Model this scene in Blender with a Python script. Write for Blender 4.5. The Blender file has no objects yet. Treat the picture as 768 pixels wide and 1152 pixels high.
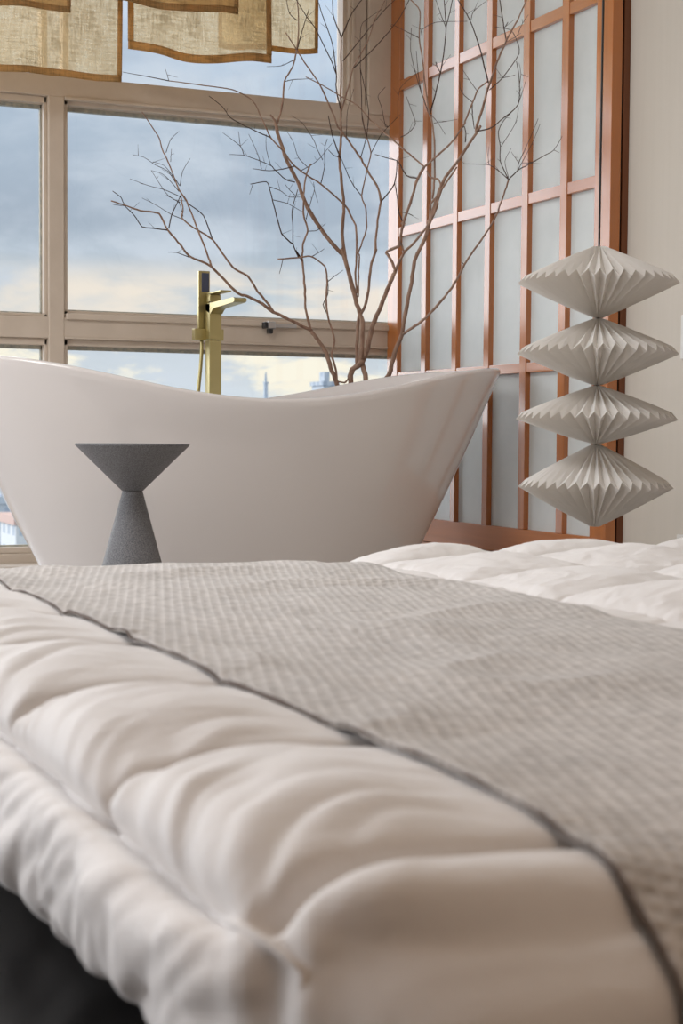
# bare tree: (stem, [(x, y, z, radius), ...]) in metres
TREE = [
(1,[(2.3154,5.3134,0.6361,0.00807),(2.3126,5.3122,0.6528,0.00796),(2.2983,5.3054,0.6925,0.00769),(2.2716,5.295,0.7416,0.00733),(2.2487,5.2848,0.7937,0.00697),(2.211,5.2731,0.8383,0.0066),(2.1805,5.2641,0.8698,0.00633)]),
(1,[(2.1805,5.2641,0.8698,0.00538),(2.1031,5.245,0.8987,0.00507),(2.0216,5.2248,0.9268,0.00475),(1.9759,5.2122,0.9514,0.00456),(1.9162,5.1969,0.9732,0.00432),(1.8674,5.1847,0.9876,0.00413),(1.7682,5.153,1.0647,0.00365),(1.683,5.1301,1.0939,0.00332),(1.6372,5.1138,1.137,0.00308),(1.5976,5.1,1.1713,0.00288),(1.5618,5.0843,1.2212,0.00264),(1.4933,5.0672,1.2249,0.00239),(1.4462,5.0545,1.2355,0.00222),(1.3886,5.0389,1.2461,0.002)]),
(1,[(1.5981,5.1001,1.1709,0.00191),(1.5506,5.0902,1.1731,0.00177),(1.5035,5.0803,1.1752,0.00163),(1.4755,5.0707,1.2084,0.00149),(1.4415,5.0606,1.2349,0.00135),(1.424,5.0535,1.2626,0.00125),(1.3954,5.0457,1.2787,0.00115)]),
(1,[(1.4415,5.0605,1.2361,0.00115),(1.4145,5.0522,1.2357,0.00091),(1.3942,5.0458,1.2371,0.00072)]),
(1,[(1.6822,5.1304,1.0899,0.00149),(1.6347,5.1138,1.1011,0.00113),(1.6012,5.1031,1.0995,0.00088)]),
(1,[(1.6013,5.1001,1.1772,0.00191),(1.6094,5.0957,1.2197,0.00164),(1.6398,5.0914,1.288,0.00118)]),
(1,[(1.7678,5.1529,1.0647,0.00301),(1.759,5.1545,1.0943,0.00293),(1.7239,5.1585,1.1817,0.00267),(1.6825,5.1629,1.2818,0.00237),(1.6566,5.1637,1.3172,0.00225),(1.6251,5.1673,1.3955,0.00202),(1.5986,5.1693,1.4491,0.00186),(1.5908,5.1714,1.4825,0.00176),(1.5685,5.1722,1.5144,0.00166),(1.5399,5.1732,1.5549,0.00152),(1.5304,5.1734,1.5663,0.00148)]),
(1,[(1.6607,5.1663,1.3302,0.00119),(1.6374,5.1649,1.3592,0.00101),(1.6044,5.1628,1.3933,0.00078),(1.5652,5.1607,1.4023,0.00059)]),
(1,[(1.644,5.1651,1.3412,0.00119),(1.6173,5.1629,1.3759,0.00104),(1.5712,5.1593,1.3934,0.00087),(1.5319,5.1561,1.4144,0.00072),(1.4931,5.1537,1.4189,0.00059)]),
(1,[(1.64,5.0919,1.282,0.00118),(1.5765,5.0727,1.2994,0.00097),(1.5213,5.0568,1.3055,0.0008),(1.4496,5.0351,1.3201,0.00057)]),
(1,[(1.6607,5.1663,1.3302,0.00119),(1.6696,5.1642,1.3799,0.00089),(1.6959,5.1653,1.4239,0.0006)]),
(1,[(1.6129,5.1699,1.438,0.00119),(1.6271,5.1639,1.4811,0.00087),(1.6555,5.1621,1.5107,0.0006)]),
(1,[(1.6291,5.1695,1.4085,0.00104),(1.6285,5.1638,1.4321,0.00079),(1.6291,5.1597,1.4499,0.00059)]),
(1,[(1.6377,5.0944,1.2639,0.00118),(1.5906,5.077,1.2828,0.00098),(1.5532,5.0584,1.3199,0.00077),(1.5231,5.0422,1.3543,0.00058)]),
(1,[(1.6568,5.1643,1.3112,0.00119),(1.6196,5.1495,1.3434,0.00095),(1.5907,5.1391,1.3613,0.00078),(1.5486,5.1268,1.368,0.00059)]),
(1,[(2.0216,5.2248,0.9268,0.00404),(2.0048,5.2229,0.9485,0.00394),(1.9961,5.2219,0.9577,0.00389),(1.9614,5.2181,0.9942,0.00371),(1.922,5.2136,1.0457,0.00348),(1.8658,5.2081,1.0715,0.00326),(1.8251,5.2035,1.1176,0.00304),(1.7882,5.1992,1.162,0.00283),(1.732,5.1935,1.1897,0.00261),(1.6763,5.1875,1.2246,0.00237),(1.6795,5.1882,1.2547,0.00227),(1.6696,5.187,1.3015,0.0021)]),
(1,[(1.7873,5.1989,1.1629,0.00197),(1.7552,5.1992,1.2413,0.0017),(1.7,5.1965,1.278,0.00149),(1.6733,5.1954,1.3103,0.00135)]),
(1,[(1.6777,5.1879,1.2227,0.0012),(1.6379,5.1858,1.2355,0.00104),(1.5784,5.1823,1.2653,0.00078),(1.5327,5.1797,1.2835,0.00059)]),
(1,[(1.6793,5.1887,1.2322,0.00105),(1.6647,5.1887,1.2778,0.00083),(1.6182,5.1859,1.2992,0.0006)]),
(1,[(2.1805,5.2641,0.8698,0.00411),(2.1539,5.2491,0.9464,0.00388),(2.1456,5.2387,1.0105,0.0037),(2.1387,5.2312,1.055,0.00357),(2.1294,5.2215,1.112,0.00341),(2.1281,5.2202,1.1195,0.00339),(2.1283,5.2129,1.1692,0.00325),(2.1437,5.2084,1.2147,0.00312),(2.1229,5.1979,1.2637,0.00297),(2.1189,5.189,1.3201,0.00281),(2.1203,5.1799,1.3829,0.00264),(2.1319,5.1749,1.4277,0.00251),(2.1406,5.1742,1.4398,0.00248)]),
(1,[(2.1297,5.222,1.1056,0.0025),(2.1021,5.2116,1.1419,0.00234),(2.1111,5.2129,1.118,0.00225),(2.0853,5.2014,1.1624,0.00206),(2.0807,5.191,1.2219,0.00185),(2.0727,5.1806,1.2777,0.00164),(2.0893,5.1715,1.3477,0.00139)]),
(1,[(2.0853,5.2014,1.1624,0.00233),(2.0409,5.1949,1.1945,0.00215),(2.0178,5.1898,1.2563,0.00194),(1.9908,5.1833,1.3426,0.00165),(1.9758,5.1805,1.3684,0.00155),(1.9163,5.1754,1.3554,0.00137)]),
(1,[(1.9904,5.1825,1.352,0.00123),(2.0323,5.1931,1.3436,0.00108),(2.0714,5.2042,1.3254,0.00093),(2.1173,5.2143,1.3297,0.00078)]),
(1,[(2.0797,5.1731,1.3282,0.00123),(2.0586,5.1725,1.3458,0.00099),(2.0411,5.172,1.3635,0.00077)]),
(1,[(2.0024,5.1863,1.3089,0.00123),(2.0647,5.2045,1.3026,0.00102),(2.129,5.2251,1.2803,0.00078)]),
(1,[(2.1439,5.2087,1.2115,0.0014),(2.1787,5.2078,1.2167,0.00111),(2.2087,5.204,1.2406,0.00078)]),
(1,[(2.1336,5.2016,1.252,0.0014),(2.1543,5.2018,1.3241,0.00106),(2.1647,5.2021,1.357,0.0009),(2.1603,5.2005,1.3822,0.00078)]),
(1,[(2.1647,5.2021,1.357,0.00093),(2.1831,5.2116,1.3143,0.00063)]),
(1,[(1.9265,5.1756,1.3593,0.00091),(1.9137,5.1771,1.3208,0.00061)]),
(1,[(2.3031,5.3079,0.6826,0.00386),(2.2892,5.2936,0.742,0.00369),(2.2685,5.2803,0.7908,0.00354),(2.2753,5.2718,0.8356,0.00342),(2.2391,5.2477,0.9233,0.00315),(2.2267,5.2363,0.968,0.00302),(2.2231,5.2208,1.0385,0.00282),(2.2098,5.2072,1.0919,0.00266),(2.1502,5.1885,1.1214,0.00249),(2.1098,5.1786,1.1165,0.00239),(2.0102,5.154,1.1026,0.00214)]),
(1,[(2.2231,5.2208,1.0385,0.00157),(2.256,5.223,1.063,0.00116),(2.287,5.2253,1.0843,0.00079)]),
(1,[(2.1502,5.1885,1.1214,0.00156),(2.1759,5.1862,1.1367,0.00113),(2.196,5.1841,1.1505,0.00078)]),
(1,[(2.0315,5.1592,1.1042,0.00123),(2.0272,5.1655,1.0791,0.001),(2.0229,5.1717,1.054,0.00077)]),
(1,[(2.235,5.2466,0.9297,0.0019),(2.2206,5.2472,0.962,0.00172),(2.2407,5.2529,1.0026,0.00151),(2.2417,5.2563,1.0521,0.00127)]),
(1,[(2.3061,5.3066,0.6907,0.0029),(2.3337,5.3109,0.6887,0.0029),(2.3458,5.3119,0.7003,0.00291),(2.3543,5.3117,0.724,0.00291)]),
(2,[(2.3665,5.3141,0.6369,0.00971),(2.3643,5.3179,0.6605,0.00959),(2.356,5.3119,0.7106,0.00931),(2.3616,5.3002,0.7372,0.00914),(2.3707,5.2633,0.7528,0.00894),(2.3753,5.2415,0.7687,0.0088)]),
(2,[(2.3667,5.2773,0.7499,0.00579),(2.3658,5.2783,0.8233,0.00553),(2.3666,5.2734,0.9031,0.00525),(2.3698,5.2617,0.9357,0.00513)]),
(2,[(2.3717,5.2576,0.7626,0.00802),(2.3716,5.2427,0.8351,0.00772),(2.3689,5.238,0.901,0.00747),(2.3638,5.2484,0.9346,0.00735)]),
(2,[(2.3698,5.2617,0.9357,0.00769),(2.3597,5.2929,1.0107,0.0075),(2.3342,5.3036,1.117,0.00718),(2.3144,5.3009,1.1688,0.00701),(2.3134,5.3033,1.1524,0.00696),(2.2442,5.2953,1.2172,0.00665),(2.1755,5.2868,1.304,0.0063),(2.1372,5.2816,1.3855,0.00601),(2.0921,5.2757,1.4592,0.00574),(2.0545,5.2704,1.5458,0.00544),(2.0417,5.2651,1.5888,0.00529)]),
(2,[(2.0433,5.2656,1.5858,0.00405),(2.0338,5.2629,1.6006,0.00345),(2.0207,5.2598,1.6149,0.0028)]),
(2,[(2.0484,5.2663,1.587,0.00343),(2.067,5.2632,1.6575,0.00313),(2.0712,5.2574,1.7337,0.00281),(2.1023,5.2575,1.7881,0.00257),(2.115,5.2551,1.8402,0.00236),(2.1203,5.2516,1.8912,0.00214),(2.119,5.2461,1.9539,0.00187),(2.1111,5.2397,2.0153,0.00161),(2.1106,5.2386,2.0277,0.00155)]),
(2,[(2.117,5.2548,1.8467,0.00187),(2.1273,5.2517,1.8856,0.00166),(2.1426,5.2469,1.9438,0.00134),(2.157,5.2436,1.9895,0.00109)]),
(2,[(2.1141,5.2459,1.9469,0.00156),(2.0836,5.2398,1.9644,0.00133),(2.0669,5.2334,2.0088,0.00101),(2.0627,5.2318,2.0206,0.00093)]),
(2,[(2.0749,5.2579,1.7342,0.0014),(2.1039,5.2607,1.7439,0.00119),(2.1851,5.2698,1.7567,0.00063)]),
(2,[(2.1051,5.2561,1.8105,0.0014),(2.0553,5.2443,1.7839,0.00103),(1.9941,5.2287,1.7715,0.00062)]),
(2,[(2.365,5.2753,1.0096,0.00353),(2.3582,5.2773,1.0559,0.00345),(2.3505,5.2525,1.1657,0.00324),(2.3481,5.2464,1.1966,0.00318),(2.3416,5.2439,1.25,0.00309),(2.3242,5.2572,1.2912,0.00301),(2.3072,5.2507,1.3146,0.00296),(2.1966,5.22,1.3813,0.00272),(2.1479,5.2075,1.4008,0.00263),(2.0863,5.1908,1.4308,0.00251),(2.0337,5.1735,1.4773,0.00237),(1.9833,5.1576,1.5149,0.00226),(1.9457,5.1416,1.5692,0.00213),(1.9032,5.1237,1.628,0.002),(1.8254,5.1029,1.6525,0.00185),(1.713,5.0764,1.6515,0.00166),(1.5836,5.0453,1.6477,0.00145)]),
(2,[(1.5836,5.0453,1.6477,0.00145),(1.5076,5.0421,1.6541,0.00109),(1.4265,5.0387,1.6597,0.00071)]),
(2,[(1.5836,5.0453,1.6477,0.00087),(1.5752,5.038,1.6654,0.00071),(1.5671,5.0315,1.6805,0.00058)]),
(2,[(1.9833,5.1576,1.5149,0.00183),(1.9133,5.1336,1.5302,0.00163),(1.8518,5.1117,1.5461,0.00145),(1.8136,5.0974,1.5588,0.00134),(1.7801,5.0807,1.5884,0.0012),(1.7255,5.0583,1.6143,0.00103)]),
(2,[(2.1226,5.2804,1.3908,0.00189),(2.0856,5.2762,1.3974,0.00174),(2.0409,5.2697,1.4287,0.00151),(2.0261,5.2674,1.4402,0.00143),(1.9751,5.2611,1.4547,0.00121),(1.9212,5.2547,1.4655,0.00099),(1.8646,5.2487,1.4635,0.00077)]),
(2,[(1.9212,5.2547,1.4655,0.00123),(1.9044,5.2464,1.4947,0.00104),(1.8324,5.2251,1.5315,0.00061)]),
(2,[(1.9044,5.2464,1.4947,0.00108),(1.8956,5.2416,1.5439,0.00061)]),
(2,[(1.9666,5.2015,1.4132,0.00107),(1.9499,5.1942,1.4615,0.00089),(1.911,5.1818,1.5257,0.00061)]),
(2,[(2.0261,5.2674,1.4402,0.00109),(2.0039,5.2556,1.4944,0.00084),(2.0005,5.2476,1.544,0.00062)]),
(2,[(2.0826,5.1904,1.4296,0.00185),(2.039,5.1937,1.4173,0.00158),(1.992,5.1965,1.4093,0.00128),(1.9329,5.199,1.4123,0.00092)]),
(2,[(2.1966,5.2198,1.3842,0.00157),(2.2061,5.2096,1.4383,0.00134),(2.1996,5.1955,1.5001,0.00108),(2.2072,5.1891,1.535,0.00093)]),
(2,[(2.1101,5.1981,1.4168,0.0014),(2.1744,5.2017,1.4573,0.00112),(2.2303,5.2017,1.5228,0.00078)]),
(2,[(2.1425,5.2006,1.4291,0.00124),(2.0977,5.1853,1.4587,0.00103),(2.0701,5.1693,1.5112,0.00077),(2.0449,5.1585,1.539,0.00061)]),
(2,[(2.1956,5.2021,1.4622,0.00125),(2.1725,5.198,1.4984,0.00111),(2.157,5.1951,1.5287,0.00099),(2.1117,5.1877,1.5813,0.00077),(2.0676,5.1818,1.6019,0.00062)]),
(2,[(2.2846,5.2435,1.4752,0.00237),(2.2664,5.2352,1.5051,0.00213),(2.2384,5.2211,1.559,0.0017),(2.2177,5.207,1.6193,0.00125)]),
(2,[(2.2757,5.2399,1.4838,0.00158),(2.2521,5.2349,1.4877,0.00131),(2.2278,5.2284,1.5043,0.00094)]),
(2,[(2.3716,5.256,0.934,0.0048),(2.3785,5.2283,0.9735,0.00465),(2.3818,5.2097,1.0315,0.00446),(2.3824,5.1997,1.0964,0.00426),(2.3891,5.1682,1.1591,0.00404),(2.3884,5.1759,1.1468,0.004),(2.3888,5.163,1.2368,0.00372),(2.3925,5.1384,1.3217,0.00345)]),
(2,[(2.3925,5.1384,1.3217,0.00376),(2.3837,5.147,1.3708,0.00363),(2.3635,5.1905,1.434,0.00346),(2.35,5.2174,1.4794,0.00333),(2.3202,5.2569,1.5455,0.00314),(2.2697,5.2411,1.5909,0.00294),(2.2481,5.2316,1.6289,0.00281),(2.1873,5.207,1.7187,0.00248),(2.1134,5.1819,1.7926,0.00217),(2.0808,5.1702,1.828,0.00203),(2.0326,5.1535,1.8758,0.00183)]),
(2,[(2.3925,5.1384,1.3217,0.00251),(2.409,5.0635,1.3739,0.00206),(2.4096,5.044,1.4477,0.00163),(2.4102,5.0381,1.4628,0.00154)]),
(2,[(2.3664,5.27,0.9959,0.00289),(2.3697,5.2758,1.0895,0.00275),(2.3727,5.2754,1.1427,0.00267),(2.3713,5.2825,1.1567,0.00266),(2.3819,5.2581,1.2077,0.00257),(2.3874,5.247,1.2464,0.0025),(2.3879,5.2574,1.3137,0.00241),(2.3795,5.2753,1.3584,0.00235),(2.383,5.2412,1.4429,0.0022),(2.3862,5.213,1.5044,0.0021),(2.3752,5.2348,1.5724,0.002),(2.3664,5.2487,1.6396,0.00191)]),
(2,[(2.3795,5.2753,1.3584,0.00192),(2.3617,5.3066,1.3979,0.00173),(2.33,5.302,1.448,0.00146),(2.3073,5.2891,1.4839,0.00128)]),
(2,[(2.3486,5.2223,1.4801,0.00158),(2.3472,5.1651,1.552,0.00147),(2.3403,5.1356,1.6172,0.00137),(2.3379,5.1359,1.581,0.00133),(2.3323,5.1167,1.6284,0.00126),(2.3165,5.1146,1.7032,0.00117),(2.3002,5.1191,1.7727,0.00108)]),
(2,[(2.3477,5.1645,1.548,0.00157),(2.3342,5.1755,1.6134,0.00148),(2.3224,5.1593,1.7124,0.00134),(2.3139,5.1496,1.7802,0.00124),(2.3015,5.1245,1.8948,0.00108),(2.3015,5.1017,1.9277,0.00102),(2.3202,4.9907,1.9477,0.00091)]),
(2,[(2.3292,5.3026,1.1379,0.00578),(2.3143,5.2983,1.2215,0.00544),(2.3197,5.2962,1.3275,0.00502),(2.3063,5.2921,1.4119,0.00468),(2.2968,5.2884,1.4962,0.00434),(2.3028,5.2871,1.5753,0.00403),(2.3006,5.286,1.6038,0.00392),(2.2995,5.2844,1.6559,0.00371),(2.2967,5.2804,1.7857,0.0032),(2.2951,5.2757,1.915,0.00269)]),
(2,[(2.2951,5.2757,1.915,0.00206),(2.2598,5.2651,1.9803,0.00172),(2.2533,5.2595,2.0364,0.00147),(2.2489,5.2578,2.0484,0.00142)]),
(2,[(2.2951,5.2757,1.915,0.00222),(2.3094,5.2713,1.9481,0.00205),(2.3291,5.2597,1.9997,0.00178),(2.3387,5.1984,2.0314,0.00149),(2.3421,5.1777,2.0396,0.00141)]),
(2,[(2.2977,5.2836,1.6621,0.00223),(2.2745,5.2697,1.7293,0.00205),(2.2705,5.2614,1.7794,0.00192),(2.2473,5.2427,1.8768,0.00167),(2.1979,5.2199,1.9693,0.0014),(2.1753,5.2088,2.0152,0.00127),(2.1706,5.2062,2.0267,0.00124)]),
(2,[(2.2705,5.2614,1.7794,0.0019),(2.2421,5.2461,1.8253,0.00177),(2.1662,5.2105,1.9189,0.0015),(2.1285,5.1957,1.9495,0.0014),(2.0818,5.1754,1.9964,0.00125),(2.0769,5.1719,2.0075,0.00123)]),
(2,[(2.3011,5.2846,1.6561,0.00286),(2.3257,5.2796,1.7425,0.00257),(2.337,5.2656,1.8063,0.00235),(2.3548,5.1713,1.8917,0.00193),(2.3591,5.135,1.948,0.00171),(2.3702,5.0686,2.0034,0.00143),(2.3715,5.0594,2.0139,0.00138)]),
(2,[(2.337,5.2656,1.8063,0.00206),(2.3531,5.1509,1.8421,0.00182),(2.3663,5.0278,1.8863,0.00154),(2.3717,4.9518,1.9194,0.00137),(2.3731,4.8868,1.9596,0.00119)]),
(2,[(2.3035,5.2802,1.8321,0.00175),(2.3498,5.2394,1.8997,0.00154),(2.3774,5.1134,1.9705,0.00125),(2.3925,5.0409,1.9992,0.00111),(2.3955,5.0251,2.0083,0.00107)]),
(2,[(2.3864,5.2133,1.5012,0.00143),(2.3984,5.1515,1.5604,0.00127),(2.4151,5.0735,1.5998,0.00112),(2.4193,5.0528,1.6092,0.00109),(2.4175,5.0595,1.6128,0.00108),(2.4152,5.0417,1.6983,0.00091),(2.4323,4.9539,1.733,0.00076)]),
(2,[(2.3984,5.1515,1.5604,0.00125),(2.4063,5.115,1.5806,0.00116),(2.4025,5.1285,1.5852,0.00114),(2.394,5.1424,1.6514,0.00098),(2.3868,5.1585,1.6924,0.00088),(2.3956,5.1165,1.7174,0.00078)]),
(2,[(2.3081,5.2528,1.5595,0.00127),(2.3117,5.2545,1.6516,0.00093),(2.3318,5.2444,1.7297,0.00063)]),
(3,[(2.39,5.2358,0.6359,0.00801),(2.3902,5.2399,0.6693,0.00801),(2.3871,5.2503,0.7161,0.00802),(2.3826,5.2655,0.7565,0.00803),(2.3841,5.2608,0.7697,0.00803)]),
(3,[(2.3836,5.263,0.7665,0.00867),(2.3866,5.227,0.8148,0.00828),(2.3866,5.1887,0.8855,0.00774),(2.3922,5.1242,0.96,0.00712),(2.3959,5.0722,1.0209,0.0066),(2.3983,5.0331,1.0658,0.00623),(2.3988,5.0269,1.0716,0.00617)]),
(3,[(2.3988,5.0269,1.0716,0.00463),(2.3865,5.0545,1.1216,0.0046),(2.3818,5.0675,1.1342,0.0046),(2.3892,5.0307,1.145,0.00455),(2.3965,4.9942,1.1543,0.00451),(2.3957,4.9773,1.1968,0.00446),(2.3961,4.9612,1.2265,0.00442),(2.3954,4.9627,1.2298,0.00442),(2.3996,4.9039,1.3073,0.00431),(2.4011,4.8658,1.3643,0.00423),(2.4053,4.826,1.3958,0.00417)]),
(3,[(2.3988,5.0269,1.0716,0.00432),(2.4102,4.9824,1.1284,0.00408),(2.424,4.9276,1.1614,0.00388),(2.4375,4.8708,1.2009,0.00365),(2.4394,4.8622,1.2112,0.00361)]),
(3,[(2.4102,4.9824,1.1284,0.00306),(2.4053,5.0054,1.1687,0.00307)]),
(3,[(2.4052,4.8259,1.397,0.00327),(2.4135,4.7675,1.4181,0.0031),(2.4253,4.6719,1.4521,0.00281),(2.4314,4.5946,1.4991,0.00253),(2.4314,4.5848,1.5115,0.00248),(2.4321,4.5373,1.5616,0.00225),(2.4326,4.502,1.5956,0.00209),(2.4366,4.4492,1.6087,0.00195)]),
(3,[(2.4051,4.8258,1.3988,0.00283),(2.3946,4.8968,1.4428,0.00272),(2.3822,4.9733,1.4914,0.00259),(2.3519,5.1372,1.5992,0.00231),(2.3511,5.1416,1.6024,0.0023),(2.3352,5.2187,1.6666,0.00214),(2.2867,5.256,1.7018,0.00196),(2.2152,5.2565,1.7342,0.00175),(2.1515,5.2569,1.7573,0.00157)]),
(3,[(2.4011,4.8658,1.3643,0.00225),(2.3885,4.9257,1.3813,0.00203),(2.377,4.9685,1.4338,0.00172),(2.3641,5.0231,1.4538,0.00151),(2.3469,5.093,1.4761,0.00124)]),
(3,[(2.3956,4.9632,1.2267,0.00229),(2.3907,4.989,1.2674,0.00203),(2.3895,4.9994,1.3193,0.00171),(2.3866,5.0167,1.3721,0.00138)]),
(3,[(2.3907,4.989,1.2674,0.00153),(2.3995,4.9457,1.2594,0.00112),(2.4068,4.9101,1.2461,0.00076)]),
(4,[(2.3952,5.2182,0.6356,0.00799),(2.4038,5.1743,0.6745,0.0077),(2.4161,5.1085,0.7123,0.00735),(2.4173,5.067,0.7888,0.0069),(2.4216,5.0176,0.8509,0.0065),(2.422,5.0155,0.8508,0.00649)]),
(4,[(2.4216,5.0176,0.8509,0.00619),(2.4218,4.9902,0.9261,0.00607),(2.4227,4.9505,1.0247,0.00591),(2.4226,4.9231,1.098,0.00579),(2.4297,4.8614,1.167,0.00564),(2.431,4.8305,1.2256,0.00553),(2.4357,4.7861,1.2696,0.00543),(2.4293,4.8418,1.202,0.00539)]),
(4,[(2.4228,5.0126,0.8507,0.00464),(2.4345,4.9424,0.8758,0.00442),(2.4442,4.8773,0.9005,0.00422),(2.4566,4.7656,0.9615,0.00384),(2.4623,4.6852,1.0164,0.00355),(2.4632,4.6425,1.0579,0.00336),(2.4686,4.5104,1.1426,0.00289),(2.4686,4.43,1.203,0.00258),(2.4679,4.4266,1.2106,0.00255),(2.4657,4.3883,1.2515,0.00237),(2.4627,4.3551,1.2923,0.0022)]),
(4,[(2.4632,4.6425,1.0579,0.00145),(2.4603,4.6539,1.0666,0.00116)]),
(4,[(2.4627,4.3551,1.2923,0.00165),(2.4618,4.4075,1.3571,0.00146),(2.4643,4.4132,1.404,0.00131),(2.4658,4.4288,1.4526,0.00117),(2.4716,4.4046,1.4833,0.00104),(2.484,4.3407,1.5184,0.00082)]),
(4,[(2.4627,4.3551,1.2923,0.00179),(2.4635,4.2999,1.3127,0.00159),(2.4651,4.2415,1.3208,0.00142),(2.466,4.1563,1.3327,0.00118),(2.4655,4.0923,1.3416,0.00099),(2.4614,4.0398,1.373,0.00078)]),
(4,[(2.4635,4.2999,1.3127,0.00123),(2.4592,4.2873,1.3329,0.00115),(2.4472,4.2016,1.3906,0.00088),(2.4359,4.1351,1.4384,0.00066)]),
(4,[(2.4636,4.2945,1.3175,0.00109),(2.4528,4.1999,1.3743,0.00077),(2.4421,4.1345,1.4225,0.00053)]),
(4,[(2.4627,4.3551,1.2923,0.00138),(2.4532,4.3913,1.3197,0.00124),(2.441,4.4412,1.3491,0.00107),(2.4206,4.5385,1.3652,0.00081),(2.4127,4.574,1.37,0.00071)]),
(4,[(2.4649,4.4083,1.4033,0.00111),(2.4741,4.3392,1.4607,0.00076),(2.4765,4.3218,1.5086,0.00055)]),
(4,[(2.441,4.4412,1.3491,0.00084),(2.438,4.4423,1.3721,0.00072),(2.435,4.4317,1.4047,0.00056)]),
(4,[(2.4623,4.3545,1.2979,0.00096),(2.4536,4.3636,1.3497,0.00074),(2.4517,4.3208,1.3825,0.00055)]),
(4,[(2.4592,4.2873,1.3329,0.00095),(2.4539,4.3011,1.3515,0.00075),(2.4485,4.315,1.3701,0.00055)]),
(4,[(2.4655,4.0923,1.3416,0.00092),(2.47,4.0682,1.3301,0.00052)]),
(4,[(2.4623,4.2701,1.3305,0.00081),(2.4636,4.2501,1.3276,0.00076),(2.4683,4.1703,1.3131,0.00053)]),
(4,[(2.4293,4.8418,1.202,0.00539),(2.4298,4.8094,1.2476,0.00519),(2.4306,4.7583,1.3145,0.00489),(2.4332,4.7109,1.3565,0.00467),(2.4384,4.6436,1.3949,0.00442),(2.4446,4.5091,1.4796,0.00391),(2.4414,4.5336,1.4683,0.00386),(2.4388,4.4874,1.5298,0.00359),(2.4358,4.4472,1.5853,0.00334)]),
(4,[(2.4358,4.4472,1.5853,0.00334),(2.426,4.3721,1.649,0.00288),(2.4174,4.3004,1.7,0.00249),(2.4093,4.22,1.7416,0.00211),(2.3997,4.15,1.7835,0.00176),(2.3978,4.1384,1.7912,0.0017)]),
(4,[(2.4293,4.8418,1.202,0.00359),(2.428,4.7922,1.2453,0.00335),(2.4233,4.7306,1.3102,0.003),(2.4236,4.6276,1.3676,0.00259)]),
(4,[(2.4308,4.8315,1.2257,0.00359),(2.4252,4.8146,1.2726,0.00335),(2.4282,4.7667,1.2972,0.00314),(2.4268,4.7444,1.3245,0.00298),(2.4209,4.7536,1.3466,0.00288),(2.411,4.7884,1.357,0.00278),(2.4039,4.8023,1.3799,0.00267)]),
(4,[(2.4246,4.8002,1.2891,0.00297),(2.4257,4.7876,1.361,0.00284),(2.4231,4.788,1.483,0.00262),(2.4178,4.8066,1.5652,0.00249),(2.4165,4.8137,1.5688,0.00248),(2.4095,4.8368,1.6827,0.0023),(2.405,4.8505,1.7708,0.00215),(2.4009,4.8645,1.8286,0.00206),(2.4004,4.8585,1.9191,0.00189),(2.3896,4.9079,1.9666,0.00182),(2.3872,4.9176,1.981,0.0018)]),
(4,[(2.4169,4.8117,1.5685,0.00237),(2.4129,4.7605,1.6316,0.00215),(2.408,4.7188,1.6892,0.00196),(2.4011,4.6805,1.7523,0.00175),(2.3924,4.6522,1.8162,0.00156),(2.3778,4.6388,1.8998,0.00132),(2.3761,4.6357,1.9106,0.00129)]),
(4,[(2.3924,4.6522,1.8162,0.00158),(2.3874,4.6175,1.8547,0.00137),(2.3825,4.5897,1.8884,0.00118),(2.381,4.5821,1.898,0.00113)]),
(4,[(2.3924,4.6522,1.8162,0.00129),(2.3843,4.6768,1.8683,0.00107),(2.3773,4.6971,1.9139,0.00087)]),
(4,[(2.4076,4.7207,1.6896,0.00146),(2.4026,4.7314,1.7093,0.0013),(2.3993,4.7359,1.7249,0.00117)]),
(4,[(2.4008,4.8643,1.8316,0.00149),(2.388,4.9527,1.8748,0.00111),(2.3755,5.0301,1.913,0.00077)]),
(4,[(2.4151,4.818,1.5756,0.00149),(2.4009,4.8323,1.632,0.00134),(2.3867,4.8466,1.6886,0.00119),(2.3662,4.8562,1.7804,0.00095),(2.3558,4.8322,1.8532,0.00074)]),
(4,[(2.3962,4.8371,1.6509,0.00134),(2.3903,4.8474,1.7075,0.00109),(2.3844,4.8511,1.7842,0.00074)]),
(4,[(2.4336,4.4375,1.6004,0.00222),(2.4286,4.4855,1.7131,0.00193),(2.4219,4.5431,1.8178,0.00166),(2.4132,4.6102,1.8969,0.00147),(2.4118,4.6206,1.911,0.00143)]),
(4,[(2.4172,4.3001,1.7027,0.00176),(2.4125,4.3065,1.7397,0.00161),(2.4106,4.307,1.7563,0.00154),(2.4023,4.3167,1.8243,0.00126),(2.401,4.317,1.8354,0.00122)]),
(4,[(2.4127,4.3068,1.737,0.00122),(2.4165,4.2888,1.7528,0.00108)]),
(4,[(2.4226,4.5382,1.8167,0.00113),(2.4227,4.5204,1.8415,0.00093),(2.4297,4.4429,1.8582,0.00055)]),
(4,[(2.4372,4.4377,1.5808,0.00167),(2.4387,4.3586,1.6023,0.00148),(2.4352,4.2517,1.6525,0.00118),(2.4262,4.2596,1.7029,0.00103),(2.42,4.2831,1.7297,0.00095),(2.4084,4.3548,1.7531,0.00082)]),
(4,[(2.4387,4.3586,1.6023,0.0011),(2.441,4.3282,1.5993,0.00097),(2.4436,4.2894,1.5973,0.00081)]),
(4,[(2.4414,4.5337,1.4672,0.00198),(2.4455,4.4379,1.464,0.00178),(2.4451,4.3785,1.4765,0.00164),(2.4414,4.2642,1.5033,0.00138),(2.4252,4.2324,1.5759,0.0011),(2.4137,4.2302,1.6238,0.00093)]),
(4,[(2.4414,4.2642,1.5033,0.00094),(2.4402,4.2459,1.5247,0.00079),(2.4378,4.2151,1.5626,0.00053)]),
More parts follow.
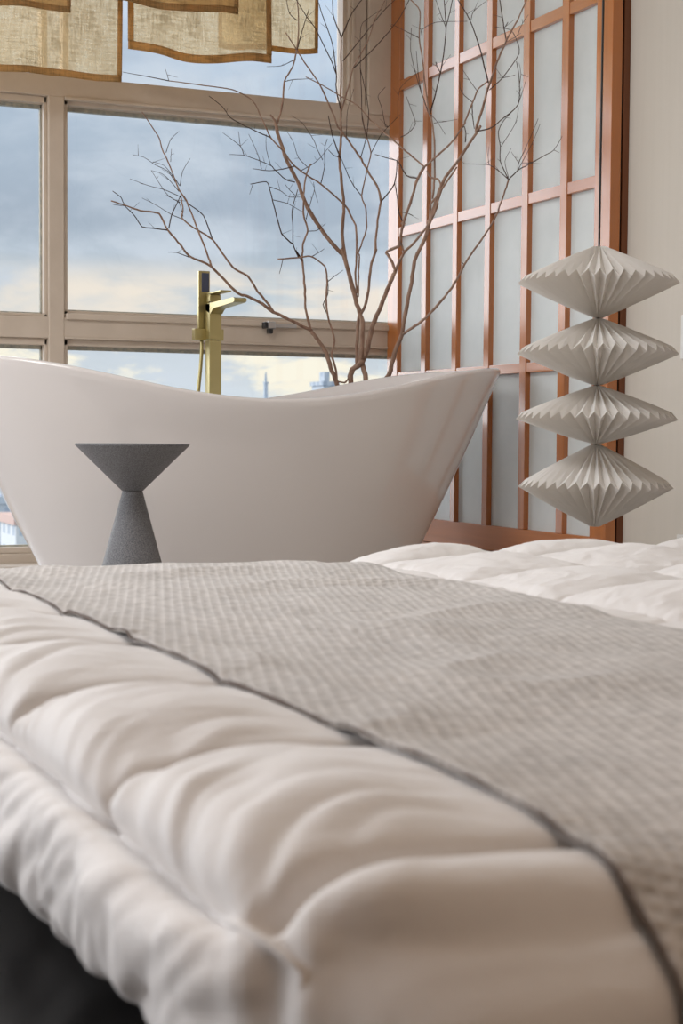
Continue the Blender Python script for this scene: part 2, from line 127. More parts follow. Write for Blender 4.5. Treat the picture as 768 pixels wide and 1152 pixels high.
(4,[(2.4308,4.2415,1.5506,0.00094),(2.4259,4.2228,1.585,0.00072),(2.4203,4.2249,1.6178,0.00053)]),
(4,[(2.4594,4.5931,1.5715,0.00172),(2.4659,4.6019,1.5352,0.00146),(2.4747,4.6045,1.492,0.00115)]),
(4,[(2.46,4.5892,1.5708,0.00129),(2.4544,4.6365,1.6028,0.00105),(2.4514,4.6609,1.6281,0.00089),(2.4515,4.6643,1.6526,0.00072)]),
(4,[(2.4623,4.5567,1.5972,0.00114),(2.4522,4.6016,1.6462,0.00086),(2.4425,4.6417,1.6948,0.00058)]),
(4,[(2.418,4.2958,1.6962,0.00108),(2.4164,4.2314,1.7011,0.00093),(2.4119,4.202,1.7213,0.00081),(2.4066,4.1501,1.7412,0.00066)]),
(4,[(2.4386,4.5966,1.4445,0.00172),(2.4355,4.5876,1.4711,0.00143),(2.4316,4.591,1.492,0.00123),(2.4293,4.6031,1.4909,0.00115)]),
(4,[(2.3916,4.9816,1.5212,0.00137),(2.3986,4.9381,1.527,0.00126),(2.4034,4.8915,1.5506,0.00111),(2.3941,4.9019,1.595,0.00094),(2.3818,4.9206,1.647,0.00075)]),
(4,[(2.404,4.8499,1.838,0.00119),(2.4017,4.8458,1.8552,0.00113),(2.4116,4.7632,1.8616,0.00094),(2.433,4.5827,1.8253,0.00057)]),
(4,[(2.4182,4.8035,1.5671,0.00089),(2.4244,4.7675,1.5369,0.00076),(2.4313,4.7263,1.4911,0.00059)]),
(4,[(2.4215,4.7888,1.5373,0.00089),(2.4379,4.7269,1.534,0.00063),(2.4502,4.6782,1.5325,0.00044)]),
]
import bpy, bmesh, math, random
import numpy as np
from mathutils import Vector, Matrix
random.seed(7)
C = bpy.context.scene.collection
PI = math.pi

# ------------------------------------------------------------------ helpers
def link(name, me, mat=None, parent=None, smooth=False):
    o = bpy.data.objects.new(name, me); C.objects.link(o)
    if mat: me.materials.append(mat)
    if parent: o.parent = parent
    if smooth:
        for p in me.polygons: p.use_smooth = True
    return o
def obj(name, bm, mat, parent=None, smooth=False):
    me = bpy.data.meshes.new(name)
    bmesh.ops.recalc_face_normals(bm, faces=bm.faces)
    bm.to_mesh(me); bm.free()
    return link(name, me, mat, parent, smooth)
def tag(o, label=None, cat=None, group=None, kind=None):
    if label: o['label'] = label
    if cat: o['category'] = cat
    if group: o['group'] = group
    if kind: o['kind'] = kind
    return o
def empty(name, loc, label, cat, group=None, kind=None):
    o = bpy.data.objects.new(name, None); C.objects.link(o); o.location = loc
    o.empty_display_size = .05
    return tag(o, label, cat, group, kind)
def box(bm, x0, x1, y0, y1, z0, z1, bev=0.0, seg=2):
    t = bmesh.new()
    bmesh.ops.create_cube(t, size=1)
    for v in t.verts:
        v.co = Vector(((x0+x1)/2+v.co.x*(x1-x0), (y0+y1)/2+v.co.y*(y1-y0), (z0+z1)/2+v.co.z*(z1-z0)))
    if bev: bmesh.ops.bevel(t, geom=t.edges[:], offset=bev, segments=seg, affect='EDGES', profile=.5)
    me = bpy.data.meshes.new('t'); t.to_mesh(me); t.free(); bm.from_mesh(me); bpy.data.meshes.remove(me)
    return bm
def bx(*a, **k): return box(bmesh.new(), *a, **k)
def lathe(bm, prof, cx=0, cy=0, n=64, close=False):
    rings = []
    for r, z in prof:
        if r < 1e-6: rings.append([bm.verts.new((cx, cy, z))])
        else: rings.append([bm.verts.new((cx+r*math.cos(2*PI*i/n), cy+r*math.sin(2*PI*i/n), z)) for i in range(n)])
    for a, b in zip(rings, rings[1:]):
        for i in range(n):
            j = (i+1) % n
            if len(a) == 1 and len(b) == 1: continue
            if len(a) == 1: bm.faces.new((a[0], b[i], b[j]))
            elif len(b) == 1: bm.faces.new((a[i], a[j], b[0]))
            else: bm.faces.new((a[i], a[j], b[j], b[i]))
    return bm
def tube(bm, pts, rad, n=8, cap=True):
    pts = [Vector(p) for p in pts]
    if not hasattr(rad, '__len__'): rad = [rad]*len(pts)
    rings = []; up = None
    for i, p in enumerate(pts):
        if i == 0: t = pts[1]-p
        elif i == len(pts)-1: t = p-pts[i-1]
        else: t = (pts[i+1]-p).normalized()+(p-pts[i-1]).normalized()
        if t.length < 1e-9: t = Vector((0,0,1))
        t.normalize()
        if up is None:
            up = t.orthogonal().normalized()
        up = (up - t*up.dot(t))
        if up.length < 1e-6: up = t.orthogonal()
        up.normalize(); s = t.cross(up)
        rings.append([bm.verts.new(p+(up*math.cos(2*PI*k/n)+s*math.sin(2*PI*k/n))*rad[i]) for k in range(n)])
    for a, b in zip(rings, rings[1:]):
        for k in range(n): bm.faces.new((a[k], a[(k+1)%n], b[(k+1)%n], b[k]))
    if cap:
        bm.faces.new(rings[0][::-1]); bm.faces.new(rings[-1])
    return bm
def catmull(P, sub=3):
    P = [np.array(p, float) for p in P]; out = []
    for i in range(len(P)-1):
        p0 = P[i-1] if i else 2*P[0]-P[1]; p1 = P[i]; p2 = P[i+1]; p3 = P[i+2] if i+2 < len(P) else 2*P[-1]-P[-2]
        for k in range(sub):
            t = k/sub
            q = .5*((2*p1)+(p2-p0)*t+(2*p0-5*p1+4*p2-p3)*t*t+(3*p1-p0-3*p2+p3)*t**3)
            out.append(q*.7+(p1*(1-t)+p2*t)*.3)
    out.append(P[-1]); return out
def grid_mesh(name, P, closed_u=False, flip=False):
    """P: array (n,m,3) of points"""
    n, m, _ = P.shape
    me = bpy.data.meshes.new(name)
    idx = np.arange(n*m).reshape(n, m)
    a = idx[:-1, :-1].ravel(); b = idx[1:, :-1].ravel(); c = idx[1:, 1:].ravel(); d = idx[:-1, 1:].ravel()
    F = np.stack([a, b, c, d] if not flip else [a, d, c, b], 1)
    nf = len(F)
    me.vertices.add(n*m); me.vertices.foreach_set('co', P.reshape(-1).astype(np.float32))
    me.loops.add(nf*4); me.loops.foreach_set('vertex_index', F.ravel().astype(np.int32))
    me.polygons.add(nf); me.polygons.foreach_set('loop_start', np.arange(0, nf*4, 4, dtype=np.int32))
    me.polygons.foreach_set('loop_total', np.full(nf, 4, dtype=np.int32))
    me.update(calc_edges=True); me.validate()
    for p in me.polygons: p.use_smooth = True
    return me

# ------------------------------------------------------------------ materials
def mat(name):
    m = bpy.data.materials.new(name); m.use_nodes = True
    nt = m.node_tree; nt.nodes.clear()
    out = nt.nodes.new('ShaderNodeOutputMaterial')
    return m, nt, out
def N(nt, typ, **kw):
    n = nt.nodes.new('ShaderNode'+typ)
    for k, v in kw.items():
        if k.startswith('_'): setattr(n, k[1:], v)
        else:
            kk = k.replace('__', ' ')
            n.inputs[kk].default_value = v
    return n
def principled(name, col, rough=.5, spec=.5, coat=0, metal=0, noise=None, bump=None, sheen=0, coat_rough=.1):
    """noise=(scale xyz, col2, detail), bump=(scale xyz, strength, dist)"""
    m, nt, out = mat(name)
    p = nt.nodes.new('ShaderNodeBsdfPrincipled')
    nt.links.new(p.outputs[0], out.inputs[0])
    p.inputs['Base Color'].default_value = (*col, 1); p.inputs['Roughness'].default_value = rough
    p.inputs['Specular IOR Level'].default_value = spec; p.inputs['Metallic'].default_value = metal
    p.inputs['Coat Weight'].default_value = coat; p.inputs['Coat IOR'].default_value = 1.72 if coat == 1.0 else 1.5; p.inputs['Coat Roughness'].default_value = coat_rough
    p.inputs['Sheen Weight'].default_value = sheen
    tc = nt.nodes.new('ShaderNodeTexCoord')
    def nz(scale, detail):
        mp = nt.nodes.new('ShaderNodeMapping'); mp.inputs['Scale'].default_value = scale
        nt.links.new(tc.outputs['Object'], mp.inputs[0])
        n = nt.nodes.new('ShaderNodeTexNoise'); n.inputs['Scale'].default_value = 1; n.inputs['Detail'].default_value = detail
        nt.links.new(mp.outputs[0], n.inputs['Vector']); return n
    if noise:
        n = nz(noise[0], noise[2] if len(noise) > 2 else 4)
        r = nt.nodes.new('ShaderNodeValToRGB')
        r.color_ramp.elements[0].position = .3; r.color_ramp.elements[1].position = .7
        r.color_ramp.elements[0].color = (*col, 1); r.color_ramp.elements[1].color = (*noise[1], 1)
        nt.links.new(n.outputs[0], r.inputs[0]); nt.links.new(r.outputs[0], p.inputs['Base Color'])
    if bump:
        n = nz(bump[0], 4)
        b = nt.nodes.new('ShaderNodeBump'); b.inputs['Strength'].default_value = bump[1]; b.inputs['Distance'].default_value = bump[2]
        nt.links.new(n.outputs[0], b.inputs['Height']); nt.links.new(b.outputs[0], p.inputs['Normal'])
    return m
M = {}
M['wall'] = principled('wallpaper_cream', (.62,.57,.50), .75, .3, noise=((60,60,2.5),(.605,.557,.487),3), bump=((220,220,60),.12,.002))
M['wall2'] = principled('painted_wall_tan', (.58,.46,.36), .8, .3)
M['ceiling'] = principled('ceiling_white', (.78,.76,.72), .9, .2)
M['frame'] = principled('old_cream_window_paint', (.64,.54,.44), .5, .4, noise=((9,9,9),(.58,.485,.39),5), bump=((35,35,35),.25,.003))
M['putty'] = principled('weathered_glazing_putty', (.30,.31,.28), .7, .3, noise=((60,60,60),(.52,.48,.38),4))
M['wood'] = principled('varnished_orange_wood', (.50,.155,.024), .40, .2, coat=1.0, coat_rough=.22, noise=((30,30,1.2),(.39,.12,.02),5), bump=((90,90,3),.08,.001))
M['wood_rail'] = principled('varnished_orange_rail', (.50,.155,.024), .40, .2, coat=1.0, coat_rough=.22, noise=((30,1.2,30),(.39,.12,.02),5), bump=((90,3,90),.08,.001))
M['wood_low'] = principled('satin_orange_wood', (.50,.175,.04), .45, .3, noise=((30,1.2,30),(.38,.12,.025),5), bump=((90,3,90),.08,.001))
M['wood_dark'] = principled('dark_wood_groove', (.025,.012,.006), .5, .3)
M['wood_brown'] = principled('deep_brown_wood', (.20,.065,.022), .4, .4, noise=((40,40,1.5),(.14,.045,.015),4))
M['paper'] = principled('shoji_paper', (.70,.735,.73), .6, .3, noise=((14,14,14),(.66,.70,.695),6))
M['tub'] = principled('glossy_white_acrylic', (.80,.76,.74), .12, .5, coat=.6, coat_rough=.04)
M['table'] = principled('speckled_grey_stone', (.085,.085,.092), .55, .45, noise=((420,420,420),(.24,.24,.25),2), bump=((300,300,300),.35,.002))
M['gold'] = principled('brushed_champagne_gold', (.52,.45,.22), .38, .5, metal=1, bump=((400,400,20),.05,.001))
M['slate'] = principled('blue_grey_spray_face', (.06,.07,.11), .35, .5)
M['black_cord'] = principled('black_cord', (.01,.01,.01), .5)
M['bark'] = principled('pale_brown_bark', (.40,.26,.185), .75, .3, noise=((60,60,25),(.22,.13,.09),5), bump=((120,120,50),.5,.002))
M['twig'] = principled('dark_twig_bark', (.065,.036,.025), .8, .3)
M['pot'] = principled('charcoal_ceramic', (.05,.05,.05), .5)
M['soil'] = principled('dark_soil', (.03,.02,.015), .9)
M['floor'] = principled('pale_oak_floor', (.55,.51,.48), .4, .4, noise=((2,22,2),(.48,.44,.40),5))
M['lacquer'] = principled('polished_black_lacquer', (.007,.0065,.007), .24, .35, noise=((3,3,3),(.017,.016,.016),5), bump=((12,12,12),.04,.002))
M['ledge'] = principled('varnished_wood_ledge', (.42,.20,.09), .3, .5, coat=.6, noise=((30,1.2,30),(.34,.15,.06),5))
M['mattress'] = principled('mattress_ticking', (.6,.56,.5), .9)
M['base'] = principled('black_bed_base', (.015,.014,.014), .5)
M['plastic'] = principled('ivory_switch_plastic', (.72,.71,.68), .35, .5)
M['plastic_line'] = principled('grey_switch_gap', (.25,.25,.25), .5)
M['silver'] = principled('dull_aluminium', (.55,.55,.54), .35, metal=1)
M['black'] = principled('black_catch', (.02,.02,.022), .4)
M['hem_dark'] = principled('dark_brown_hem', (.12,.09,.075), .9)

# duvet cotton
def cotton():
    m, nt, out = mat('ivory_cotton_duvet')
    p = nt.nodes.new('ShaderNodeBsdfPrincipled'); nt.links.new(p.outputs[0], out.inputs[0])
    p.inputs['Base Color'].default_value = (.75,.72,.70,1); p.inputs['Roughness'].default_value = .75
    p.inputs['Specular IOR Level'].default_value = .25; p.inputs['Sheen Weight'].default_value = .25; p.inputs['Sheen Roughness'].default_value = .4
    tc = nt.nodes.new('ShaderNodeTexCoord')
    n1 = N(nt, 'TexNoise', Scale=28, Detail=5, Roughness=.6); nt.links.new(tc.outputs['Object'], n1.inputs['Vector'])
    mp = nt.nodes.new('ShaderNodeMapping'); mp.inputs['Scale'].default_value = (14,55,14); nt.links.new(tc.outputs['Object'], mp.inputs[0])
    n2 = N(nt, 'TexNoise', Scale=1, Detail=3); nt.links.new(mp.outputs[0], n2.inputs['Vector'])
    b1 = N(nt, 'Bump', Strength=.35, Distance=.006); nt.links.new(n1.outputs[0], b1.inputs['Height'])
    b2 = N(nt, 'Bump', Strength=.25, Distance=.006); nt.links.new(n2.outputs[0], b2.inputs['Height']); nt.links.new(b1.outputs[0], b2.inputs['Normal'])
    nt.links.new(b2.outputs[0], p.inputs['Normal'])
    return m
M['duvet'] = cotton()
# waffle weave
def waffle():
    m, nt, out = mat('taupe_waffle_weave')
    p = nt.nodes.new('ShaderNodeBsdfPrincipled'); nt.links.new(p.outputs[0], out.inputs[0])
    p.inputs['Roughness'].default_value = .95; p.inputs['Specular IOR Level'].default_value = .1; p.inputs['Sheen Weight'].default_value = .3
    tc = nt.nodes.new('ShaderNodeTexCoord')
    sx = nt.nodes.new('ShaderNodeSeparateXYZ'); nt.links.new(tc.outputs['UV'], sx.inputs[0])
    def mth(op, a, b=None):
        n = nt.nodes.new('ShaderNodeMath'); n.operation = op
        if isinstance(a, (int, float)): n.inputs[0].default_value = a
        else: nt.links.new(a, n.inputs[0])
        if b is not None:
            if isinstance(b, (int, float)): n.inputs[1].default_value = b
            else: nt.links.new(b, n.inputs[1])
        return n.outputs[0]
    per = .0125
    u = mth('ABSOLUTE', mth('SINE', mth('MULTIPLY', sx.outputs[0], PI/per)))
    v = mth('ABSOLUTE', mth('SINE', mth('MULTIPLY', sx.outputs[1], PI/per)))
    h = mth('MULTIPLY', u, v)          # 1 in the cell centre, 0 on the ridges
    hole = mth('POWER', h, 1.3)
    n1 = N(nt, 'TexNoise', Scale=260, Detail=3); nt.links.new(tc.outputs['Object'], n1.inputs['Vector'])
    n2 = N(nt, 'TexNoise', Scale=7, Detail=5); nt.links.new(tc.outputs['Object'], n2.inputs['Vector'])
    mx = nt.nodes.new('ShaderNodeMix'); mx.data_type = 'RGBA'
    mx.inputs[6].default_value = (.72,.68,.645,1); mx.inputs[7].default_value = (.56,.52,.485,1)
    nt.links.new(hole, mx.inputs[0])
    mx2 = nt.nodes.new('ShaderNodeMix'); mx2.data_type = 'RGBA'; mx2.blend_type = 'MULTIPLY'; mx2.inputs[0].default_value = .30
    nt.links.new(mx.outputs[2], mx2.inputs[6]); nt.links.new(n2.outputs[0], mx2.inputs[7]); 
    n3 = N(nt, 'TexNoise', Scale=75, Detail=3); nt.links.new(tc.outputs['Object'], n3.inputs['Vector'])
    cr = nt.nodes.new('ShaderNodeValToRGB'); cr.color_ramp.elements[0].position = .35; cr.color_ramp.elements[1].position = .62
    cr.color_ramp.elements[0].color = (.72,.71,.70,1); cr.color_ramp.elements[1].color = (1.0,1.0,1.0,1); nt.links.new(n3.outputs[0], cr.inputs[0])
    mx3 = nt.nodes.new('ShaderNodeMix'); mx3.data_type = 'RGBA'; mx3.blend_type = 'MULTIPLY'; mx3.inputs[0].default_value = 1
    nt.links.new(mx2.outputs[2], mx3.inputs[6]); nt.links.new(cr.outputs[0], mx3.inputs[7])
    nt.links.new(mx3.outputs[2], p.inputs['Base Color'])
    ht = mth('ADD', mth('MULTIPLY', hole, -1.0), mth('MULTIPLY', n1.outputs[0], .35))
    b = N(nt, 'Bump', Strength=.5, Distance=.0025); nt.links.new(ht, b.inputs['Height']); nt.links.new(b.outputs[0], p.inputs['Normal'])
    return m
M['waffle'] = waffle()
# linen: translucent weave
def linen(name, col, trans, through, scale=1.0):
    m, nt, out = mat(name)
    tc = nt.nodes.new('ShaderNodeTexCoord')
    def streak(s):
        mp = nt.nodes.new('ShaderNodeMapping'); mp.inputs['Scale'].default_value = s; nt.links.new(tc.outputs['Object'], mp.inputs[0])
        n = N(nt, 'TexNoise', Scale=1, Detail=4, Roughness=.7); nt.links.new(mp.outputs[0], n.inputs['Vector']); return n.outputs[0]
    a = streak((16,16,230)); b = streak((230,230,16)); c = streak((5,5,3))
    def mth(op, x, y):
        n = nt.nodes.new('ShaderNodeMath'); n.operation = op; n.use_clamp = False
        for i, q in enumerate((x, y)):
            if isinstance(q, (int, float)): n.inputs[i].default_value = q
            else: nt.links.new(q, n.inputs[i])
        return n.outputs[0]
    w = mth('ADD', mth('ADD', a, b), mth('MULTIPLY', c, .8))     # ~1.4
    r = nt.nodes.new('ShaderNodeMapRange'); r.inputs[1].default_value = 1.25; r.inputs[2].default_value = 1.6; nt.links.new(w, r.inputs[0])
    mx = nt.nodes.new('ShaderNodeMix'); mx.data_type = 'RGBA'
    mx.inputs[6].default_value = (*col, 1); mx.inputs[7].default_value = (*[v*.62 for v in col], 1); nt.links.new(r.outputs[0], mx.inputs[0])
    d = nt.nodes.new('ShaderNodeBsdfDiffuse'); nt.links.new(mx.outputs[2], d.inputs[0])
    t = nt.nodes.new('ShaderNodeBsdfTranslucent'); nt.links.new(mx.outputs[2], t.inputs[0])
    m1 = nt.nodes.new('ShaderNodeMixShader'); m1.inputs[0].default_value = trans
    nt.links.new(d.outputs[0], m1.inputs[1]); nt.links.new(t.outputs[0], m1.inputs[2])
    tr = nt.nodes.new('ShaderNodeBsdfTransparent'); tr.inputs[0].default_value = (1,.93,.80,1)
    m2 = nt.nodes.new('ShaderNodeMixShader'); 
    r2 = nt.nodes.new('ShaderNodeMapRange'); r2.inputs[1].default_value = 1.1; r2.inputs[2].default_value = 1.7
    r2.inputs[3].default_value = through*1.6; r2.inputs[4].default_value = through*.3; nt.links.new(w, r2.inputs[0])
    nt.links.new(r2.outputs[0], m2.inputs[0]); nt.links.new(m1.outputs[0], m2.inputs[1]); nt.links.new(tr.outputs[0], m2.inputs[2])
    bp = N(nt, 'Bump', Strength=.3, Distance=.002); nt.links.new(w, bp.inputs['Height']); nt.links.new(bp.outputs[0], d.inputs['Normal'])
    nt.links.new(m2.outputs[0], out.inputs[0])
    return m
M['linen'] = linen('beige_linen', (.88,.74,.50), .70, .50)
M['linen_thick'] = linen('doubled_beige_linen', (.80,.60,.34), .65, .22)
M['linen_hem'] = linen('brown_linen_hem', (.72,.48,.22), .62, .05)
# pleated paper
def pleat():
    m, nt, out = mat('pleated_white_paper')
    p = nt.nodes.new('ShaderNodeBsdfPrincipled'); p.inputs['Base Color'].default_value = (.88,.86,.83,1); p.inputs['Roughness'].default_value = .6
    p.inputs['Specular IOR Level'].default_value = .3
    t = nt.nodes.new('ShaderNodeBsdfTranslucent'); t.inputs[0].default_value = (.76,.70,.62,1)
    mx = nt.nodes.new('ShaderNodeMixShader'); mx.inputs[0].default_value = .34
    nt.links.new(p.outputs[0], mx.inputs[1]); nt.links.new(t.outputs[0], mx.inputs[2]); nt.links.new(mx.outputs[0], out.inputs[0])
    return m
M['pleat'] = pleat()
def glass():
    m, nt, out = mat('window_glass')
    tr = nt.nodes.new('ShaderNodeBsdfTransparent'); tr.inputs[0].default_value = (.97,.985,.99,1)
    g = nt.nodes.new('ShaderNodeBsdfGlossy'); g.inputs['Roughness'].default_value = .02
    f = nt.nodes.new('ShaderNodeFresnel'); f.inputs[0].default_value = 1.45
    ml = nt.nodes.new('ShaderNodeMath'); ml.operation = 'MULTIPLY'; ml.inputs[1].default_value = .8; nt.links.new(f.outputs[0], ml.inputs[0])
    mx = nt.nodes.new('ShaderNodeMixShader'); nt.links.new(ml.outputs[0], mx.inputs[0]); nt.links.new(tr.outputs[0], mx.inputs[1]); nt.links.new(g.outputs[0], mx.inputs[2])
    nt.links.new(mx.outputs[0], out.inputs[0]); return m
M['glass'] = glass()
def facade(name, wall, win, sx=.33, sz=.33):
    m, nt, out = mat(name)
    p = nt.nodes.new('ShaderNodeBsdfPrincipled'); p.inputs['Roughness'].default_value = .8; nt.links.new(p.outputs[0], out.inputs[0])
    tc = nt.nodes.new('ShaderNodeTexCoord'); mp = nt.nodes.new('ShaderNodeMapping')
    mp.inputs['Scale'].default_value = (1,1,1); nt.links.new(tc.outputs['Object'], mp.inputs[0])
    sp = nt.nodes.new('ShaderNodeSeparateXYZ'); nt.links.new(mp.outputs[0], sp.inputs[0])
    def mth(op, x, y=0):
        n = nt.nodes.new('ShaderNodeMath'); n.operation = op
        for i, q in enumerate((x, y)):
            if isinstance(q, (int, float)): n.inputs[i].default_value = q
            else: nt.links.new(q, n.inputs[i])
        return n.outputs[0]
    a = mth('GREATER_THAN', mth('FRACT', mth('MULTIPLY', mth('ADD', sp.outputs[0], sp.outputs[1]), sx)), .45)
    b = mth('GREATER_THAN', mth('FRACT', mth('MULTIPLY', sp.outputs[2], sz)), .5)
    k = mth('MULTIPLY', a, b)
    mx = nt.nodes.new('ShaderNodeMix'); mx.data_type = 'RGBA'; mx.inputs[6].default_value = (*wall, 1); mx.inputs[7].default_value = (*win, 1)
    nt.links.new(k, mx.inputs[0]); nt.links.new(mx.outputs[2], p.inputs['Base Color']); return m
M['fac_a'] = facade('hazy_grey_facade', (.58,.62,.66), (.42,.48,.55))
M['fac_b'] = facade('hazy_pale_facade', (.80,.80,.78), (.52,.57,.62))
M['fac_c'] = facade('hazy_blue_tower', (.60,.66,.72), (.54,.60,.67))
M['brick_roof'] = principled('terracotta_roof', (.72,.50,.42), .9)
M['city_ground'] = principled('hazy_city_ground', (.50,.53,.56), .95, noise=((.02,.02,.02),(.40,.43,.46),6))

# ------------------------------------------------------------------ room shell
def struct(name, bm, m, parent=None, smooth=False):
    o = obj(name, bm, m, parent, smooth)
    if parent is None: o['kind'] = 'structure'
    return o
XL, XR, YB, YW, ZC = -2.6, 2.72, -2.6, 5.69, 2.62
struct('floor', bx(XL-.15, XR+.15, YB-.15, YW+.15, -.15, 0), M['floor'])
struct('ceiling', bx(XL-.15, XR+.15, YB-.15, YW+.15, ZC, ZC+.15), M['ceiling'])
struct('wall_right', bx(XR, XR+.15, YB, YW, 0, ZC), M['wall'])
# left and back walls; unseen opening in the left one added for its daylight
b = bmesh.new()
box(b, XL-.15, XL, YB, 2.0, 0, ZC); box(b, XL-.15, XL, 5.2, YW+.15, 0, ZC)
box(b, XL-.15, XL, 2.0, 5.2, 0, .12); box(b, XL-.15, XL, 2.0, 5.2, 2.45, ZC)
struct('wall_left', b, M['wall2'])
struct('wall_back', bx(XL-.15, XR+.15, YB-.15, YB, 0, ZC), M['wall2'])

def bar_frame(x0, x1, z0, z1, y0, y1, w, bev=.003):
    """four bars round a pane"""
    b = bmesh.new()
    box(b, x0, x0+w, y0, y1, z0, z1, bev); box(b, x1-w, x1, y0, y1, z0, z1, bev)
    box(b, x0+w, x1-w, y0, y1, z0, z0+w, bev); box(b, x0+w, x1-w, y0, y1, z1-w, z1, bev)
    return b
# the window wall: one big painted timber window
win = bpy.data.objects.new('window_1', None); C.objects.link(win); win['kind'] = 'structure'
win.location = (0, 0, 0)
WX0 = XL
mull = [(-1.39,-1.32), (-.025,.045), (1.338,1.396)]
# beams
obj('transom_beam', bx(WX0, XR+.15, YW, YW+.10, 1.700, 1.775, .004), M['frame'], win)
obj('transom_beam', bx(WX0, XR+.15, YW, YW+.10, .838, .915, .004), M['frame'], win)
obj('bottom_rail', bx(WX0, XR+.15, YW, YW+.10, .0, .064, .004), M['frame'], win)
obj('top_rail', bx(WX0, XR+.15, YW, YW+.10, 2.50, ZC, .004), M['frame'], win)
for a, c in mull:
    obj('mullion', bx(a, c, YW-.002, YW+.10, .06, 1.702, .004), M['frame'], win)
    if c < 1.0: obj('mullion', bx(a, c, YW-.002, YW+.10, 1.77, 2.52, .004), M['frame'], win)
obj('side_post', bx(XL, XL+.10, YW-.004, YW+.10, 0, ZC, .004), M['frame'], win)
# right casing of the upper light: wide board, groove and inner moulding
obj('side_casing', bx(2.585, 2.72, YW-.012, YW+.10, 1.742, ZC, .006), M['frame'], win)
obj('side_casing', bx(2.70, 2.87, YW, YW+.10, 1.742, ZC), M['frame'], win)
obj('side_casing', bx(2.505, 2.580, YW-.002, YW+.10, 1.735, ZC, .006), M['frame'], win)
obj('casing_bead', bx(2.518, 2.530, YW-.010, YW, 1.77, ZC, .003), M['frame'], win)
# sashes and panes
cols = [(XL+.10, -1.39), (-1.32, -.025), (.045, 1.338), (1.396, 2.87)]
for i, (a, c) in enumerate(cols):
    first = i < 3
    rw = .022 if first else .012
    for (z0, z1) in ((.064,.838), (.915,1.70)):
        f = bmesh.new(); y0, y1 = YW+.018, YW+.075
        bot = .022 if z0 < .5 else (.026 if not first else .012)
        top = .024
        box(f, a, a+.016, y0, y1, z0, z1, .002); box(f, c-.012, c, y0, y1, z0, z1, .002)
        box(f, a, c, y0, y1, z0, z0+bot, .003); box(f, a, c, y0, y1, z1-top, z1, .003)
        s = obj('sash', f, M['frame'], win)
        f = bmesh.new(); y2 = YW+.055
        box(f, a+.014, a+.020, y2, y1+.002, z0+bot, z1-top); box(f, c-.017, c-.011, y2, y1+.002, z0+bot, z1-top)
        box(f, a+.014, c-.011, y2, y1+.002, z1-top-.013, z1-top+.001); box(f, a+.014, c-.011, y2, y1+.002, z0+bot-.001, z0+bot+.006)
        obj('glazing_putty', f, M['putty'], s)
        obj('pane', bx(a+.012, c-.01, YW+.062, YW+.067, z0+.01, z1-.01), M['glass'], s)
    zt0, zt1 = 1.775, 2.50
    x1 = c if i < 3 else 2.51
    f = bmesh.new(); box(f, a, a+.02, YW+.018, YW+.075, zt0, zt1); box(f, x1-.02, x1, YW+.018, YW+.075, zt0, zt1); box(f, a, x1, YW+.018, YW+.075, zt1-.02, zt1)
    s = obj('sash', f, M['frame'], win)
    obj('pane', bx(a+.012, x1-.012, YW+.062, YW+.067, zt0-.005, zt1-.01), M['glass'], s)
# lower ledge of the opening light, the moulded strip that carries the catch
obj('sill_bead', bx(1.400, 2.72, YW-.014, YW+.03, .907, .930, .004), M['frame'], win)
obj('sill_bead', bx(1.396, 2.72, YW-.006, YW+.03, .8375, .846, .003), M['frame'], win)
obj('sill_bead', bx(1.396, 2.72, YW-.010, YW+.03, 1.690, 1.702, .003), M['frame'], win)
# catch
lt = obj('window_catch', bx(2.163, 2.196, YW-.045, YW-.012, .897, .925, .004), M['silver'], win)
f = bmesh.new(); box(f, 2.150, 2.166, YW-.045, YW-.012, .899, .923, .003); box(f, 2.168, 2.186, YW-.042, YW-.014, .880, .898, .003)
obj('catch_block', f, M['black'], lt)
obj('slide_strip', bx(2.196, 2.290, YW-.022, YW-.013, .904, .919, .002), M['silver'], win)
struct('windowsill', bx(XL, XR, YW-.16, YW, 0, .032, .006), M['frame'])

# ------------------------------------------------------------------ shoji screen
sh = empty('shoji_screen', (2.70, 4.9, 0), 'tall wooden lattice screen backed with pale paper, on the wall beside the window', 'screen')
def shp(name, bm, m): 
    o = obj(name, bm, m); o.parent = sh; o.matrix_parent_inverse = Matrix.Translation(-Vector(sh.location)); return o
ZT = 2.56
PX = 2.700
shp('paper_panel', bx(PX, XR, 4.17, YW, .15, .73), M['paper'])
shp('paper_panel', bx(PX, XR, 4.17, YW, .73, ZT), M['paper'])
slats = [(5.600,5.690), (5.356,5.394), (5.111,5.146), (4.868,4.906), (4.613,4.654), (4.370,4.411)]
for i, (a, c) in enumerate(slats):
    shp('stile' if i == 0 else 'vertical_slat', bx(2.6815, PX+.006, a, c, .102 if i == 0 else .1885, ZT, .0012), M['wood'])
for z0, z1 in ((.710,.7425), (1.264,1.300), (1.824,1.862), (2.385,2.421)):
    shp('cross_rail', bx(2.6835, PX+.006, 4.16, 5.66, z0, z1, .0012), M['wood_rail'])
shp('bottom_rail', bx(2.6825, XR, 4.16, YW, .102, .188, .0015), M['wood_low'])
shp('top_rail', bx(2.68, XR, 4.10, YW, ZT-.05, ZC), M['wood_rail'])
PF = 2.655
shp('end_post', bx(PF, PF+.035, 4.080, 4.168, 0, ZC, .0012), M['wood'])
shp('post_groove', bx(PF+.034, PF+.043, 4.088, 4.168, 0, ZC), M['wood_dark'])
shp('post_backing', bx(PF+.043, XR, 4.082, 4.168, 0, ZC, .001), M['wood_brown'])
struct('trim_1', bx(2.55, XR, 4.20, YW-.001, 0, .101, .004), M['ledge'])

